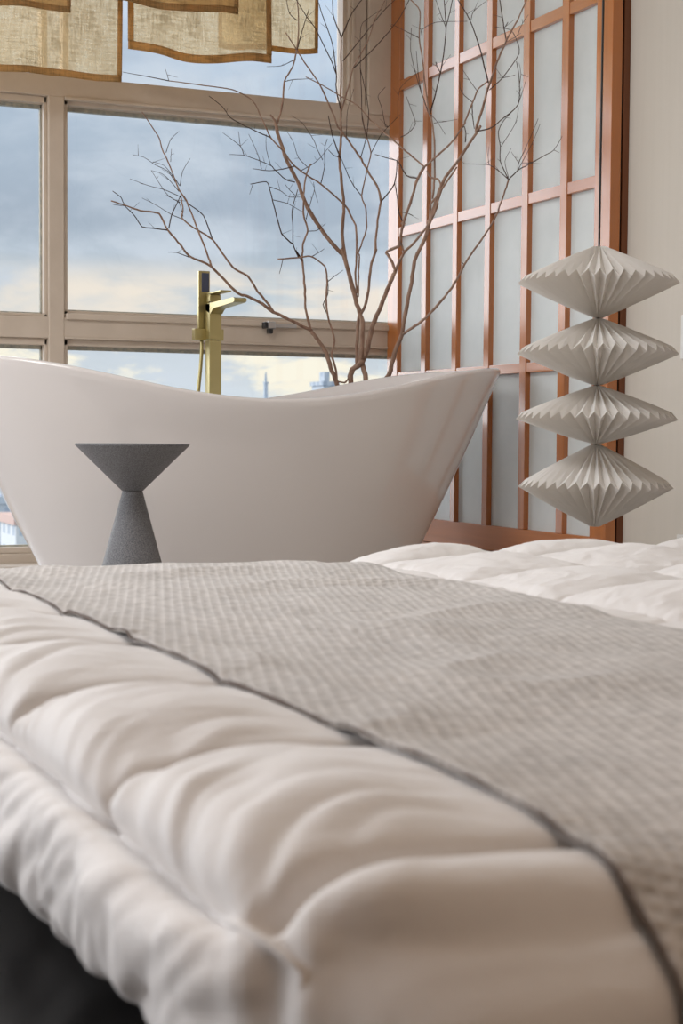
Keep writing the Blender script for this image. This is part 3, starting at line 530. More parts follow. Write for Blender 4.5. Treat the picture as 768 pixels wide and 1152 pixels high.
# switches on the cream wall
sw = empty('wall_switch', (XR, 3.70, .71), 'white multi-button switch plate on the cream wall beside the pleated lamp', 'light switch')
def swp(name, bm, m, root):
    o = obj(name, bm, m); o.parent = root; o.matrix_parent_inverse = Matrix.Translation(-Vector(root.location)); return o
swp('plate', bx(XR-.008, XR, 3.655, 3.795, .722, .848, .003), M['plastic'], sw)
for k in range(4):
    z = .738+k*.027
    swp('button', bx(XR-.012, XR-.006, 3.69, 3.782, z, z+.021, .002), M['plastic'], sw)
    swp('button_mark', bx(XR-.0135, XR-.0115, 3.755, 3.772, z+.009, z+.0115), M['plastic_line'], sw)
so = empty('wall_socket', (XR, 3.70, .18), 'white socket plate low on the cream wall, half behind the duvet', 'socket')
swp('plate', bx(XR-.008, XR, 3.66, 3.798, .135, .222, .003), M['plastic'], so)
swp('socket_face', bx(XR-.011, XR-.006, 3.69, 3.77, .15, .207, .003), M['plastic'], so)

# ------------------------------------------------------------------ bathtub
TX, TY, TA, TB = 1.70, 4.73, .918, .375
def tub_ring(a, b, zf, n=160, e=2.25):
    out = []
    for i in range(n):
        t = 2*PI*i/n; c, s = math.cos(t), math.sin(t)
        r = (abs(c)**e+abs(s)**e)**(-1/e)
        x, y = c*r, s*r
        out.append((TX+a*x, TY+b*y, zf(x)))
    return out
def rimz(x):
    t = min(1, abs(x)); return .600+.118*(math.sin(PI*t/2)**2)**1.05
rings = []
a0, b0 = .56, .250
for h in [0,.012,.035,.07,.12,.18,.25,.32,.4,.48,.56,.64,.72,.8,.87,.93,.97,1.0]:
    w = h+.02*math.sin(PI*h)
    rr = 0 if h > .04 else (.04-h)*.35
    a = a0+(TA-a0)*w-rr; bb = b0+(TB-b0)*(h+.10*math.sin(PI*h))-rr
    rings.append(tub_ring(a, bb, lambda x, h=h: h*(rimz(x)-.008)))
# rolled lip
lip = .012
for k in range(1, 8):
    an = PI*k/8
    off = lip*(1-math.cos(an)); up = lip*math.sin(an)
    rings.append(tub_ring(TA-off, TB-off, lambda x, up=up: rimz(x)-.008+up))
for h in [.97,.9,.8,.7,.6,.5,.42,.34,.28,.245,.225,.215]:
    w = h+.02*math.sin(PI*h)
    sh_ = 0 if h > .4 else (.4-h)**2*5.0
    a = a0+(TA-a0)*w-.024-sh_*.55; bb = b0+(TB-b0)*(h+.10*math.sin(PI*h))-.024-sh_*.35
    rings.append(tub_ring(a, bb, lambda x, h=h: max(.12, h*(rimz(x)-.008)) if h > .3 else .12+(h-.215)*.3))
bm = bmesh.new(); V = [[bm.verts.new(p) for p in r] for r in rings]
for r0, r1 in zip(V, V[1:]):
    n = len(r0)
    for i in range(n): bm.faces.new((r0[i], r0[(i+1)%n], r1[(i+1)%n], r1[i]))
bm.faces.new(V[0][::-1]); bm.faces.new(V[-1])
tub = obj('bathtub', bm, M['tub'], smooth=True)
tag(tub, 'freestanding white double-ended bathtub with swooping rim, standing before the window', 'bathtub')
dr = obj('drain', lathe(bmesh.new(), [(0,.124),(.030,.124),(.034,.121),(.034,.118)], TX+.1, TY, 32), M['gold'], tub, True)

# ------------------------------------------------------------------ faucet
fa = empty('tub_faucet', (1.825, 5.29, 0), 'tall floor-standing brushed gold faucet with hand shower, behind the bathtub', 'faucet')
def fp(name, bm, m, par=None, smooth=False):
    o = obj(name, bm, m, None, smooth)
    par = par or fa; o.parent = par; o.matrix_parent_inverse = Matrix.Translation(-Vector(fa.location)) if par is fa else Matrix.Identity(4)
    return o
fp('floor_plate', bx(1.76, 1.89, 5.225, 5.355, 0, .012, .003), M['gold'])
fp('column', bx(1.803, 1.847, 5.270, 5.316, .012, .824, .0015), M['gold'])
fp('upper_column', bx(1.803, 1.847, 5.270, 5.316, .826, .952, .0015), M['gold'])
# spout: box tapering in thickness out over the tub
def prism(bm, sec, x0, x1):
    A = [bm.verts.new((x0, y, z)) for y, z in sec]; B = [bm.verts.new((x1, y, z)) for y, z in sec]
    n = len(sec)
    for i in range(n): bm.faces.new((A[i], A[(i+1)%n], B[(i+1)%n], B[i]))
    bm.faces.new(A[::-1]); bm.faces.new(B); return bm
fp('spout', prism(bmesh.new(), [(5.316,.952),(5.316,.930),(5.262,.915),(5.245,.926),(5.225,.932),(5.03,.938),(5.02,.942),(5.02,.950),(5.03,.954)], 1.803, 1.847), M['gold'])
fp('lever_block', bx(1.805, 1.845, 5.274, 5.312, .957, .983, .002), M['gold'])
fp('lever', bx(1.805, 1.845, 5.165, 5.312, .984, .989, .001), M['gold'])
fp('holder', bx(1.765, 1.872, 5.318, 5.350, .826, .866, .0015), M['gold'])
hs = fp('hand_shower', bx(1.783, 1.824, 5.330, 5.352, .867, 1.068, .002), M['gold'])
o = obj('spray_face', bx(1.7935, 1.8205, 5.3285, 5.332, .995, 1.061, .001), M['slate']); o.parent = hs
hose = [(1.797,5.338,.826),(1.797,5.338,.79),(1.793,5.338,.73),(1.786,5.34,.65),(1.782,5.345,.56),(1.79,5.35,.42),(1.81,5.35,.25),(1.83,5.335,.08),(1.83,5.33,.012)]
fp('hose', tube(bmesh.new(), catmull(hose, 5), .0065, 10), M['gold'], None, True)

# ------------------------------------------------------------------ side table
st = empty('side_table', (1.168, 4.03, 0), 'hourglass side table of dark speckled grey stone in front of the white bathtub', 'side table')
def stp(name, bm, m):
    o = obj(name, bm, m, None, False); o.parent = st
    for p in o.data.polygons: p.use_smooth = abs(p.normal.z) < .9
    return o
stp('table_top', lathe(bmesh.new(), [(0,.4725),(.1465,.4725),(.1485,.4715),(.1485,.4685),(.1465,.4665),(.0275,.3495),(0,.3495)], n=96), M['table'])
stp('pedestal', lathe(bmesh.new(), [(0,.3495),(.0255,.3490),(.0265,.3470),(.119,.004),(.118,0),(0,0)], n=96), M['table'])

# ------------------------------------------------------------------ pleated pendant lamp
LX, LY = 2.087, 3.252
lamp = empty('pendant_lamp', (LX, LY, ZC), 'hanging lamp of four stacked pleated white paper diamond shades', 'pendant lamp')
def lp(name, bm, m, smooth=False):
    o = obj(name, bm, m, None, smooth); o.parent = lamp; o.matrix_parent_inverse = Matrix.Translation((0,0,-ZC)); return o
tiers = [(.951,.872,.782,.190,0.0), (.781,.704,.622,.191,.06), (.621,.548,.482,.192,.11), (.481,.386,.284,.184,.03)]
for k, (zt, zr, zb, R, ph) in enumerate(tiers):
    rng = random.Random(k+3); n = 40
    bm = bmesh.new(); U=[];W=[];X_=[]
    for i in range(2*n):
        th = 2*PI*(i+rng.uniform(-.12,.12))/(2*n)+ph
        c, s = math.cos(th), math.sin(th)
        even = i % 2 == 0
        rt = .012 if even else .006
        if k == 0: rt += .004
        U.append(bm.verts.new((c*rt, s*rt, zt - (0 if even else .0015))))
        r = R if even else R-.016
        z = zr-.0075 if even else zr+.0095
        z += rng.uniform(-.001,.001)
        W.append(bm.verts.new((c*r, s*r, z)))
        rb = .005 if even else .011
        X_.append(bm.verts.new((c*rb, s*rb, zb+.0005)))
    # mid rings give the folds their depth half-way down
    def mid(t, P, Q, sgn):
        out = []
        for i in range(2*n):
            p, q = P[i].co, Q[i].co
            v = p.lerp(q, t); d = .0045*sgn*(1 if i % 2 == 0 else -1)*math.sin(PI*t)
            out.append(bm.verts.new(v+Vector((0,0,-d))))
        return out
    m1 = mid(.35, U, W, 1); m2 = mid(.7, U, W, .8); m3 = mid(.3, W, X_, .7); m4 = mid(.65, W, X_, 1)
    seq = [U, m1, m2, W, m3, m4, X_]
    for P, Q in zip(seq, seq[1:]):
        for i in range(2*n):
            j = (i+1) % (2*n); bm.faces.new((P[i], P[j], Q[j], Q[i]))
    lp('shade', bm, M['pleat'])
lp('cord', tube(bmesh.new(), [(.004,0,ZC),(.002,0,1.8),(0,0,.952),(0,0,.29)], .0028, 10), M['black_cord'], True)
lp('ceiling_cap', lathe(bmesh.new(), [(0,ZC-.03),(.045,ZC-.03),(.05,ZC-.02),(.05,ZC)], n=32), M['plastic'], True)
for z in (.781, .6215, .4815):
    lp('knot', lathe(bmesh.new(), [(0,z+.006),(.006,z+.004),(.007,z),(.006,z-.004),(0,z-.006)], n=12), M['hem_dark'], True)

# ------------------------------------------------------------------ bare tree
tree = empty('bare_tree', (2.36, 5.33, 0), 'tall leafless branching tree behind the bathtub, reaching over window and screen', 'bare tree')
def tp(name, bm, m, par=None, smooth=True):
    o = obj(name, bm, m, None, smooth)
    if par is None: o.parent = tree; o.matrix_parent_inverse = Matrix.Translation(-Vector(tree.location))
    else: o.parent = par
    return o
TCX, TCY = 2.365, 5.33
tp('pot', lathe(bmesh.new(), [(0,0),(.10,0),(.105,.01),(.128,.53),(.128,.545),(.118,.545),(.115,.50),(0,.50)], TCX, TCY, 48), M['pot'])
tp('soil', lathe(bmesh.new(), [(0,.512),(.08,.51),(.1145,.502)], TCX, TCY, 32), M['soil'])
def jitter(P, amp, rng):
    return P
rng = random.Random(11)
stems = {}; twigs = {}
for s, rows in TREE:
    P = [np.array(r) for r in rows]
    if s not in stems:
        # carry the stem down into the pot
        x, y, z, r = P[0]
        P = [np.array((TCX+(x-TCX)*.55, TCY+(y-TCY)*.55, .42, r*1.15)), np.array((TCX+(x-TCX)*.8, TCY+(y-TCY)*.8, .53, r*1.08))]+P
    Q = catmull(P, 4)
    thick = P[0][3] > .0026
    for i in range(1, len(Q)-1):
        a = min(Q[i][3]*.35, .0014)
        Q[i][:3] += [rng.uniform(-a, a) for _ in range(3)]
        Q[i][3] *= rng.uniform(.92, 1.1) if thick else 1
    rad = [max(float(q[3])*1.08, .0006) for q in Q]
    bm = bmesh.new(); tube(bm, [q[:3] for q in Q], rad, 10 if thick else 6)
    # buds and short spurs
    if not thick and len(Q) > 8:
        for i in range(4, len(Q)-2, 5):
            if rng.random() < .75:
                p = Vector(Q[i][:3]); d = Vector((rng.uniform(-1,1), rng.uniform(-.4,.4), rng.uniform(-.2,1))).normalized()
                L_ = rng.uniform(.008,.05)
                if p.x+d.x*L_ < 2.67: tube(bm, [p, p+d*L_], [.0008,.0004], 5)
    if s not in stems:
        stems[s] = tp('stem', bm, M['bark'])
    elif thick:
        tp('branch', bm, M['bark'], stems[s])
    else:
        tw = twigs.setdefault(s, bmesh.new())
        me = bpy.data.meshes.new('t'); bm.to_mesh(me); bm.free(); tw.from_mesh(me); bpy.data.meshes.remove(me)
for s, bm in twigs.items():
    o = tp('twigs', bm, M['twig'], stems[s]); o['kind'] = 'stuff'

# ------------------------------------------------------------------ linen panels
def panel(label, x0, x1, y, zl, zr, sag, hem_l, hem_r, hem_b, m, hemw=.028, hemm=None, seed=0, ztop=2.62):
    rg = random.Random(seed); n = 60; mm = 40
    ph = [rg.uniform(0, 6.28) for _ in range(4)]
    def dy(x, z):
        u = x*1.0
        return .006*math.sin(u*17+ph[0]+z*1.3)+.004*math.sin(u*39+ph[1]-z*2)+.006*math.sin(z*6+ph[2])
    def zb(u): return zl+(zr-zl)*u-sag*math.sin(PI*u)+.006*math.sin(u*9+ph[3])
    def surf(xa, xb, za, zb_, off, nx, nz, thick=.0012):
        """cloth patch between fractions; za/zb_: functions of u -> z (top, bottom)"""
        P = np.zeros((nx+1, nz+1, 3))
        for i in range(nx+1):
            x = xa+(xb-xa)*i/nx; u = (x-x0)/(x1-x0)
            for j in range(nz+1):
                z = za(u)+(zb_(u)-za(u))*j/nz
                P[i, j] = (x-(x0+x1)/2, dy(x, z)+off, z-ztop)
        return P
    root = empty('linen_panel', ((x0+x1)/2, y, ztop), label, 'curtain', 'linen panels hanging above the window')
    me = grid_mesh('cloth', surf(x0, x1, lambda u: ztop, zb, 0, n, mm)); c = link('cloth', me, m, root)
    md = c.modifiers.new('thickness', 'SOLIDIFY'); md.thickness = .0012
    hm = hemm or M['linen_hem']
    def hem(P):
        me = grid_mesh('hem', P); h = link('hem', me, hm, root)
        md = h.modifiers.new('thickness', 'SOLIDIFY'); md.thickness = .0042; md.offset = 0
    if hem_b: hem(surf(x0, x1, lambda u: zb(u)+hemw, lambda u: zb(u)-.001, 0, n, 3))
    if hem_l: hem(surf(x0-.001, x0+hemw*.7, lambda u: ztop, lambda u: zb(u)+hemw, 0, 3, mm))
    if hem_r: hem(surf(x1-hemw*.7, x1+.001, lambda u: ztop, lambda u: zb(u)+hemw, 0, 3, mm))
    return root
panel('long beige linen panel at the left, hanging lowest over the beam', .52, 1.537, 5.45, 1.737, 1.724, .016, True, True, True, M['linen'], .022, seed=1)
panel('wide beige linen panel, middle one, with brown hems on both sides', 1.552, 2.084, 5.42, 1.825, 1.833, .018, True, True, True, M['linen'], .028, seed=2)
panel('narrow pale linen panel at the right, partly behind the wide one', 1.93, 2.322, 5.55, 1.905, 1.920, .004, True, True, True, M['linen'], .018, seed=3)
panel('short linen flap at the left, hanging in front of the long panel', .60, 1.336, 5.35, 1.90, 1.917, .006, False, True, True, M['linen_thick'], .018, seed=4)
panel('short linen flap in front of the wide middle panel', 1.37, 1.929, 5.34, 1.975, 1.966, .010, True, True, True, M['linen_thick'], .022, seed=5)

# ------------------------------------------------------------------ bed
def vnoise(x, y, seed):
    """smooth value noise, numpy"""
    r = np.random.RandomState(seed); T = r.rand(256, 256)
    xi = np.floor(x).astype(int); yi = np.floor(y).astype(int); fx = x-xi; fy = y-yi
    fx = fx*fx*(3-2*fx); fy = fy*fy*(3-2*fy)
    g = lambda a, b: T[a % 256, b % 256]
    return ((g(xi,yi)*(1-fx)+g(xi+1,yi)*fx)*(1-fy)+(g(xi,yi+1)*(1-fx)+g(xi+1,yi+1)*fx)*fy)*2-1
def fbm(x, y, seed, o=3):
    s = 0; a = 1
    for k in range(o): s = s+a*vnoise(x*2**k, y*2**k, seed+k); a *= .5
    return s/1.75
ZTOP, ZBOT = .272, .088
XPROF = [(.44,.088),(.375,.090),(.335,.099),(.300,.120),(.278,.150),(.270,.180),(.268,.205),(.270,.228),(.276,.240),(.290,.251),(.320,.262),(.355,.268),(.40,.271),(.48,.270),(.60,.270),(1.6,.272),(2.44,.272),(2.52,.262),(2.56,.235),(2.575,.18),(2.565,.12),(2.53,.09),(2.48,.088)]
YPROF = [(.80,.088),(.72,.089),(.680,.100),(.663,.130),(.660,.165),(.666,.200),(.676,.218),(.688,.232),(.700,.243),(.720,.2555),(.740,.264),(.775,.2695),(.83,.272),(1.0,.272),(2.5,.272),(2.66,.270),(2.74,.258),(2.79,.235),(2.81,.20),(2.815,.15),(2.80,.11),(2.76,.09),(2.68,.088)]
def profile(P, ds):
    P = np.array(P); d = np.r_[0, np.cumsum(np.hypot(*np.diff(P, axis=0).T))]
    # sharper sampling is uniform in arc length
    L = d[-1]; n = int(L/ds)+1; s = np.linspace(0, L, n)
    x = np.interp(s, d, P[:,0]); z = np.interp(s, d, P[:,1])
    k = np.array([1,2,3,4,3,2,1.]); k /= k.sum()
    for _ in range(max(1, int(2*(.006/ds)))):
        x[3:-3] = np.convolve(x, k, 'valid'); z[3:-3] = np.convolve(z, k, 'valid')
    return x, z, s
def smoothstep(a, b, x):
    t = np.clip((x-a)/(b-a), 0, 1); return t*t*(3-2*t)
YSEAM = np.array([.36,.50,.785,1.07,1.375,1.675,1.98,2.285,2.59,2.80,3.1])
XSEAM = np.array([.20,.243,.60,.90,1.20,1.50,1.80,2.10,2.40,2.70])
def seamdist(v, S):
    """0 at a seam, 1 mid-way between two seams"""
    i = np.clip(np.searchsorted(S, v)-1, 0, len(S)-2)
    a, b = S[i], S[i+1]; t = (v-a)/(b-a); return np.clip(1-np.abs(2*t-1), 0, 1), i, np.minimum(v-a, b-v)
def bed_surface(xu, zu, yv, zv):
    X = xu[:, None]+0*yv[None, :]; Y = yv[None, :]+0*xu[:, None]
    fx = (zu[:, None]-ZBOT)/(ZTOP-ZBOT); fy = (zv[None, :]-ZBOT)/(ZTOP-ZBOT)
    F = np.clip(fx, 0, 1.05)*np.clip(fy, 0, 1.05)
    Z = ZBOT+(ZTOP-ZBOT)*F
    # rounded plan corner at the near foot
    dx = np.clip((.42-X)/.18, 0, 1); dy_ = np.clip((.86-Y)/.20, 0, 1)
    k = dx*dy_
    X = X+.075*k*dy_; Y = Y+.055*k*dx
    return X, Y, Z
def normals(X, Y, Z):
    P = np.stack([X, Y, Z], -1); du = np.gradient(P, axis=0); dv = np.gradient(P, axis=1)
    n = np.cross(du, dv); n /= np.linalg.norm(n, axis=-1, keepdims=True)+1e-12; return P, n
def duvet_disp(X, Y, Z):
    hd = smoothstep(1.12,1.3,X)
    wx = X+(.020+.05*hd)*fbm(X*3.1, Y*3.1, 5); wy = Y+(.014+.05*hd)*fbm(X*3.3+9, Y*3.3, 15)
    a, ia, da = seamdist(wy, YSEAM)
    bq, ib, db = seamdist(wx, XSEAM)
    head = smoothstep(1.12, 1.22, X)
    foot = 1-smoothstep(.46, .56, X)
    mid = 1-np.clip(head+foot, 0, 1)
    puff = lambda t, p: (1-(1-t)**2)**p
    d = np.zeros_like(X)
    amp = .024+.010*vnoise(ib*1.7+.3, ia*2.3+.7, 77)
    # head side: quilted pillows of down
    q = puff(a, .75)*puff(bq, .75)
    rise = .020*smoothstep(1.25, 1.5, X)*smoothstep(2.2, 2.6, Y)
    rg1 = 1-np.abs(fbm(X*13+2*fbm(X*5,Y*5,3), Y*10, 41, 3))*2.2; rg2 = 1-np.abs(fbm(X*21, Y*31+3*fbm(X*6,Y*6,8), 47, 3))*2.2
    crum = fbm(X*9, Y*9, 33)*.007+np.clip(rg1,0,1)*.006+np.clip(rg2,0,1)*.0035
    d += head*(q*(amp*1.15+rise)+crum*(.28+.45*(1-q))-.009-.007*np.exp(-(da/.011)**2)-.007*np.exp(-(db/.011)**2))
    # foot side: channels running out to the edge, gathered against the edge seam
    top = smoothstep(.232, .243, Z)
    ch = puff(a, .55)
    d += foot*top*(ch*(.028+.005*vnoise(ia*3.1, ia*1.7, 9))*(1-.62*smoothstep(.36,.50,X))*smoothstep(.24,.262,Z)-.020*np.exp(-(da/.009)**2)*(1-.6*smoothstep(.40,.50,X))-.004)
    # near-side drop: broad puff
    nearside = 1-smoothstep(.70,.86,Y)
    # folds: fine near the seam, fading towards the runner
    wob = fbm(X*5, Y*5, 51)*.55
    q_ = Y-.15*(1-np.exp(-np.clip(X-.26,0,9)/.075))
    f1 = np.sin(2*PI*(q_/.052+1.1*wob)); f2 = np.sin(2*PI*(q_/.031+1.5*wob)+1.3)
    f1 = np.clip(1-np.abs(fbm(q_*21+.6*fbm(X*6,Y*6,57), X*5, 53, 2))*3.2, -.6, 1)
    f2 = fbm(q_*34, X*9, 55, 2)
    mod = smoothstep(-.35,.5, fbm(X*4.0+3, Y*3.2, 61))
    fold = (-f1*.0160+f2*.006)*(.45+.55*mod)*(1-nearside)*(1-.45*smoothstep(1.1,1.5,Y))
    fade = np.exp(-np.clip(X-.25,0,9)/.15)*(1-smoothstep(.40,.50,X))
    d += foot*(fade*fold*1.35*top+(-.0055*np.clip(1-np.abs(fbm(Y*10+Z*20, Z*5-Y*3, 58, 2))*3,-.4,1)-.0035*np.clip(1-np.abs(fbm(Y*26+Z*34, Z*8-Y*5, 59, 2))*3,-.4,1))*(1-top)*(1-.95*nearside)+.012*nearside*np.exp(-((Z-(.222+(X-.24)*.30))/.011)**2)*(1-smoothstep(.33,.40,X)))
    d += foot*top*fbm(X*9, Y*9, 71)*.0035
    # edge seam: a groove with a small piped ridge above the side panel
    zs = np.abs(Z-.262)+np.clip(X-.262, 0, 9)*1.2
    d += foot*(-.020*np.exp(-((X-.276)**2+(Z-.239)**2)/(.009**2)))
    d += foot*(1-smoothstep(.205,.238,Z))*smoothstep(.10,.15,Z)*(.009+.006*fbm(Y*6,Z*12,91))*(1-.5*nearside)
    d += foot*(1-smoothstep(.14,.22,Z))*(.012*(smoothstep(1.0,1.25,Y))-.012*smoothstep(1.8,2.4,Y))+foot*(1-top)*.006*fbm(Y*11, Z*10+Y*8, 97)
    # bunched corner
    r2 = ((X-.285)**2+(Y-.75)**2)/(.030**2)
    d += .006*np.exp(-r2)*np.sin(X*110-Y*95+4*wob)
    # runner lies here: pressed flat with a slow swell
    d += mid*(ch*.006*0+fbm(X*3.0, Y*3.0, 83)*.004-.004)
    # sides away from the foot
    low = 1-smoothstep(.14,.25,Z)
    d += (1-foot)*low*(.010*fbm(X*6, Z*9+Y*3, 95))
    return d
def build_sheet(name, xr, off, ds, m, yr=None):
    xs, zx, sx = profile(XPROF, ds); ys, zy, sy = profile(YPROF, ds)
    if xr is not None:
        keep = (xs >= xr[0]) & (xs <= xr[1]) & (zx > .2); xs, zx, sx = xs[keep], zx[keep], sx[keep]
    if yr is not None:
        sel = slice(np.argmax(sy >= yr[0]), len(sy)-np.argmax(sy[::-1] <= sy[-1]-yr[1])); ys, zy, sy = ys[sel], zy[sel], sy[sel]
    X, Y, Z = bed_surface(xs, zx, ys, zy); P, n = normals(X, Y, Z)
    d = duvet_disp(X, Y, Z)
    return P, n, d, sx, sy
P, n, d, sx, sy = build_sheet('duvet', None, 0, .0042, M['duvet'])
me = grid_mesh('duvet', P+n*d[..., None])
duvet = link('duvet', me, M['duvet'])
tag(duvet, 'puffy quilted ivory duvet covering the low bed', 'duvet')

iu = int(np.argmin((P[:, P.shape[1]//2, 0]-.275)**2+(P[:, P.shape[1]//2, 2]-.239)**2+(np.arange(len(P)) > 200)*9))
L0 = (P+n*(d+.0012)[..., None])[iu]
sel = [p for p in L0[::4] if .735 < p[1] < 2.70]
o = obj('piping', tube(bmesh.new(), [tuple(p) for p in sel], .0028, 8), M['duvet'], duvet, True)

# waffle runner laid across the foot half of the bed
P, n, d, sx, sy = build_sheet('runner', (.483, 1.118), 0, .0042, None, (.10, .10))
X, Y = P[..., 0], P[..., 1]
k = np.ones((9, 9))/81
def blur(A, r=6):
    for _ in range(3):
        c = np.cumsum(np.pad(A, ((r+1, r), (0, 0)), 'edge'), 0); A = (c[2*r+1:]-c[:-2*r-1])/(2*r+1)
        c = np.cumsum(np.pad(A, ((0, 0), (r+1, r)), 'edge'), 1); A = (c[:, 2*r+1:]-c[:, :-2*r-1])/(2*r+1)
    return A
ds_ = blur(d, 5)
ds_ = np.maximum(ds_, d)+.0065
# loose folds in the cloth
rgd = np.clip(1-np.abs(fbm(X*2.6+.8*Y, Y*3.0-1.2*X, 205, 2))*5.5, 0, 1)
ds_ += .0085*rgd+.006*np.maximum(0, fbm(X*5+1.5*Y, Y*3.2, 201))+.0035*fbm(X*9,Y*7,211)
S = P+n*ds_[..., None]
# let the two long edges turn down onto the duvet
for e, o_ in ((0, 0), (-1, 0)):
    pass
uu, vv = np.meshgrid(sx, sy, indexing='ij'); ca, sa = math.cos(math.radians(17)), math.sin(math.radians(17))
uv = np.stack([uu*ca-vv*sa, uu*sa+vv*ca], -1)     # the weave runs a little askew to the edges
m_ = grid_mesh('blanket', S)
ul = m_.uv_layers.new(name='weave')
vi = np.zeros(len(m_.loops), np.int32); m_.loops.foreach_get('vertex_index', vi)
ul.data.foreach_set('uv', uv.reshape(-1, 2)[vi].ravel().astype(np.float32))
runner = link('blanket', m_, M['waffle'])
runner.name = 'waffle_blanket'
tag(runner, 'taupe waffle-weave throw laid across the ivory duvet', 'blanket')
md = runner.modifiers.new('thickness', 'SOLIDIFY'); md.thickness = .006; md.offset = -1
for idx in (0, -1):
    bm = bmesh.new(); line = S[idx]+np.array([-.002 if idx == 0 else .002, 0, -.0022])
    line = line[::3]
    rr = [(.0009 if p[1] < 1.2 else .0012)+.0005*math.sin(i*.9)+.0009*max(0, math.sin(i*.13)) for i, p in enumerate(line)]
    tube(bm, [tuple(p) for p in line], rr, 8)
    o = obj('edge_binding', bm, M['hem_dark'] if idx == 0 else M['waffle'], runner, True)
    if idx == 0: o['label'] = 'dark brown stitched edge'
# mattress and base under the duvet
bed = empty('bed', (1.5, 1.74, 0), 'low platform bed under the ivory duvet', 'bed')
def bp_(name, bm, m):
    o = obj(name, bm, m); o.parent = bed; o.matrix_parent_inverse = Matrix.Translation(-Vector(bed.location)); return o
bp_('platform', bx(-.12, 2.60, -.35, 2.95, 0, .055, .006), M['lacquer'])
bp_('base', bx(.42, 2.50, .82, 2.64, .055, .085, .004), M['base'])
bp_('mattress', bx(.38, 2.50, .80, 2.68, .092, .225, .035, seg=4), M['mattress'])
bp_('headboard', bx(2.60, 2.70, .55, 2.95, 0, .26, .01), M['base'])

# ------------------------------------------------------------------ city outside
ground = struct('ground', bx(-2500, 3000, 40, 4200, -62, -60), M['city_ground'])
def building(label, cx, cy, w, dpt, top, m, roof=None, mast=0, grp='hazy city buildings outside the window'):
    r = empty('building', (cx, cy, -60), label, 'building', grp)
    o = obj('tower_block', bx(-w/2, w/2, -dpt/2, dpt/2, 0, top+60, .3), m, r)
    b = bmesh.new(); box(b, -w/2-.3, w/2+.3, -dpt/2-.3, dpt/2+.3, top+60, top+61.2)
    box(b, -w*.2, w*.15, -dpt*.2, dpt*.2, top+61, top+64)
    obj('roof', b, roof or m, r)
    if mast:
        b = bmesh.new(); tube(b, [(0,0,top+62), (0,0,top+60+mast)], [.9,.35], 6); obj('mast', b, m, r)
    return r
BL = []
building('tall blue-grey block at the left end of the low window strip', 50.5, 262, 11.5, 14, -11, M['fac_a'])
building('white block with an orange roof edge beside the rim-side of the tub', 47.5, 212, 6.4, 10, -11.6, M['fac_b'], M['brick_roof'])
building('slender far tower topped by a mast, beside the faucet', 345.5, 905, 2.2, 2.2, 31, M['fac_c'], None, 7)
building('pale block just above the tub rim beside the tree stems', 180.5, 425, 4.6, 9, 14.5, M['fac_a'])
for lab, xx, yy, ww, dd, top, mm in (
    ('broad grey block standing low on the hazy skyline', -60, 420, 24, 14, -16, 'fac_a'),
    ('pale squat apartment block on the hazy skyline', -120, 520, 20, 14, -22, 'fac_b'),
    ('thin bluish tower standing apart on the skyline', -10, 640, 9, 9, -12, 'fac_c'),
    ('long white block lowest on the hazy skyline', 20, 330, 26, 12, -30, 'fac_b'),
    ('grey block with a stepped roof on the far skyline', 60, 780, 22, 14, -18, 'fac_a')):
    building(lab, xx, yy, ww, dd, top, M[mm])

# ------------------------------------------------------------------ sky
w = bpy.data.worlds.new('sky'); bpy.context.scene.world = w; w.use_nodes = True
nt = w.node_tree; nt.nodes.clear()
out = nt.nodes.new('ShaderNodeOutputWorld'); bg = nt.nodes.new('ShaderNodeBackground'); nt.links.new(bg.outputs[0], out.inputs[0])
tc = nt.nodes.new('ShaderNodeTexCoord'); sp = nt.nodes.new('ShaderNodeSeparateXYZ'); nt.links.new(tc.outputs['Generated'], sp.inputs[0])
def ramp(inp, stops, interp='LINEAR'):
    r = nt.nodes.new('ShaderNodeValToRGB'); r.color_ramp.interpolation = interp
    e = r.color_ramp.elements
    while len(e) < len(stops): e.new(.5)
    for el, (p, c) in zip(e, stops): el.position = p; el.color = (*c, 1)
    nt.links.new(inp, r.inputs[0]); return r.outputs[0]
def mr(inp, a, b, c=0, d=1):
    r = nt.nodes.new('ShaderNodeMapRange'); r.inputs[1].default_value = a; r.inputs[2].default_value = b
    r.inputs[3].default_value = c; r.inputs[4].default_value = d; r.interpolation_type = 'SMOOTHSTEP'; nt.links.new(inp, r.inputs[0]); return r.outputs[0]
def mapn(scale, detail, rough, loc=(0,0,0), dist=0):
    mp = nt.nodes.new('ShaderNodeMapping'); mp.inputs['Scale'].default_value = scale; mp.inputs['Location'].default_value = loc
    nt.links.new(tc.outputs['Generated'], mp.inputs[0])
    n = nt.nodes.new('ShaderNodeTexNoise'); n.inputs['Scale'].default_value = 1; n.inputs['Detail'].default_value = detail; n.inputs['Roughness'].default_value = rough
    n.inputs['Distortion'].default_value = dist
    nt.links.new(mp.outputs[0], n.inputs[0]); return n.outputs[0]
def mul(a, b, op='MULTIPLY'):
    n = nt.nodes.new('ShaderNodeMath'); n.operation = op
    for i, q in enumerate((a, b)):
        if isinstance(q, (int, float)): n.inputs[i].default_value = q
        else: nt.links.new(q, n.inputs[i])
    return n.outputs[0]
def mix(f, a, b):
    n = nt.nodes.new('ShaderNodeMix'); n.data_type = 'RGBA'
    nt.links.new(f, n.inputs[0]) if not isinstance(f, float) else setattr(n.inputs[0], 'default_value', f)
    for i, q in ((6, a), (7, b)):
        if isinstance(q, tuple): n.inputs[i].default_value = (*q, 1)
        else: nt.links.new(q, n.inputs[i])
    return n.outputs[2]
zr = mr(sp.outputs[2], -.10, .40)
nt.nodes[-1].interpolation_type = 'LINEAR'
def zp(z): return (z+.10)/.50
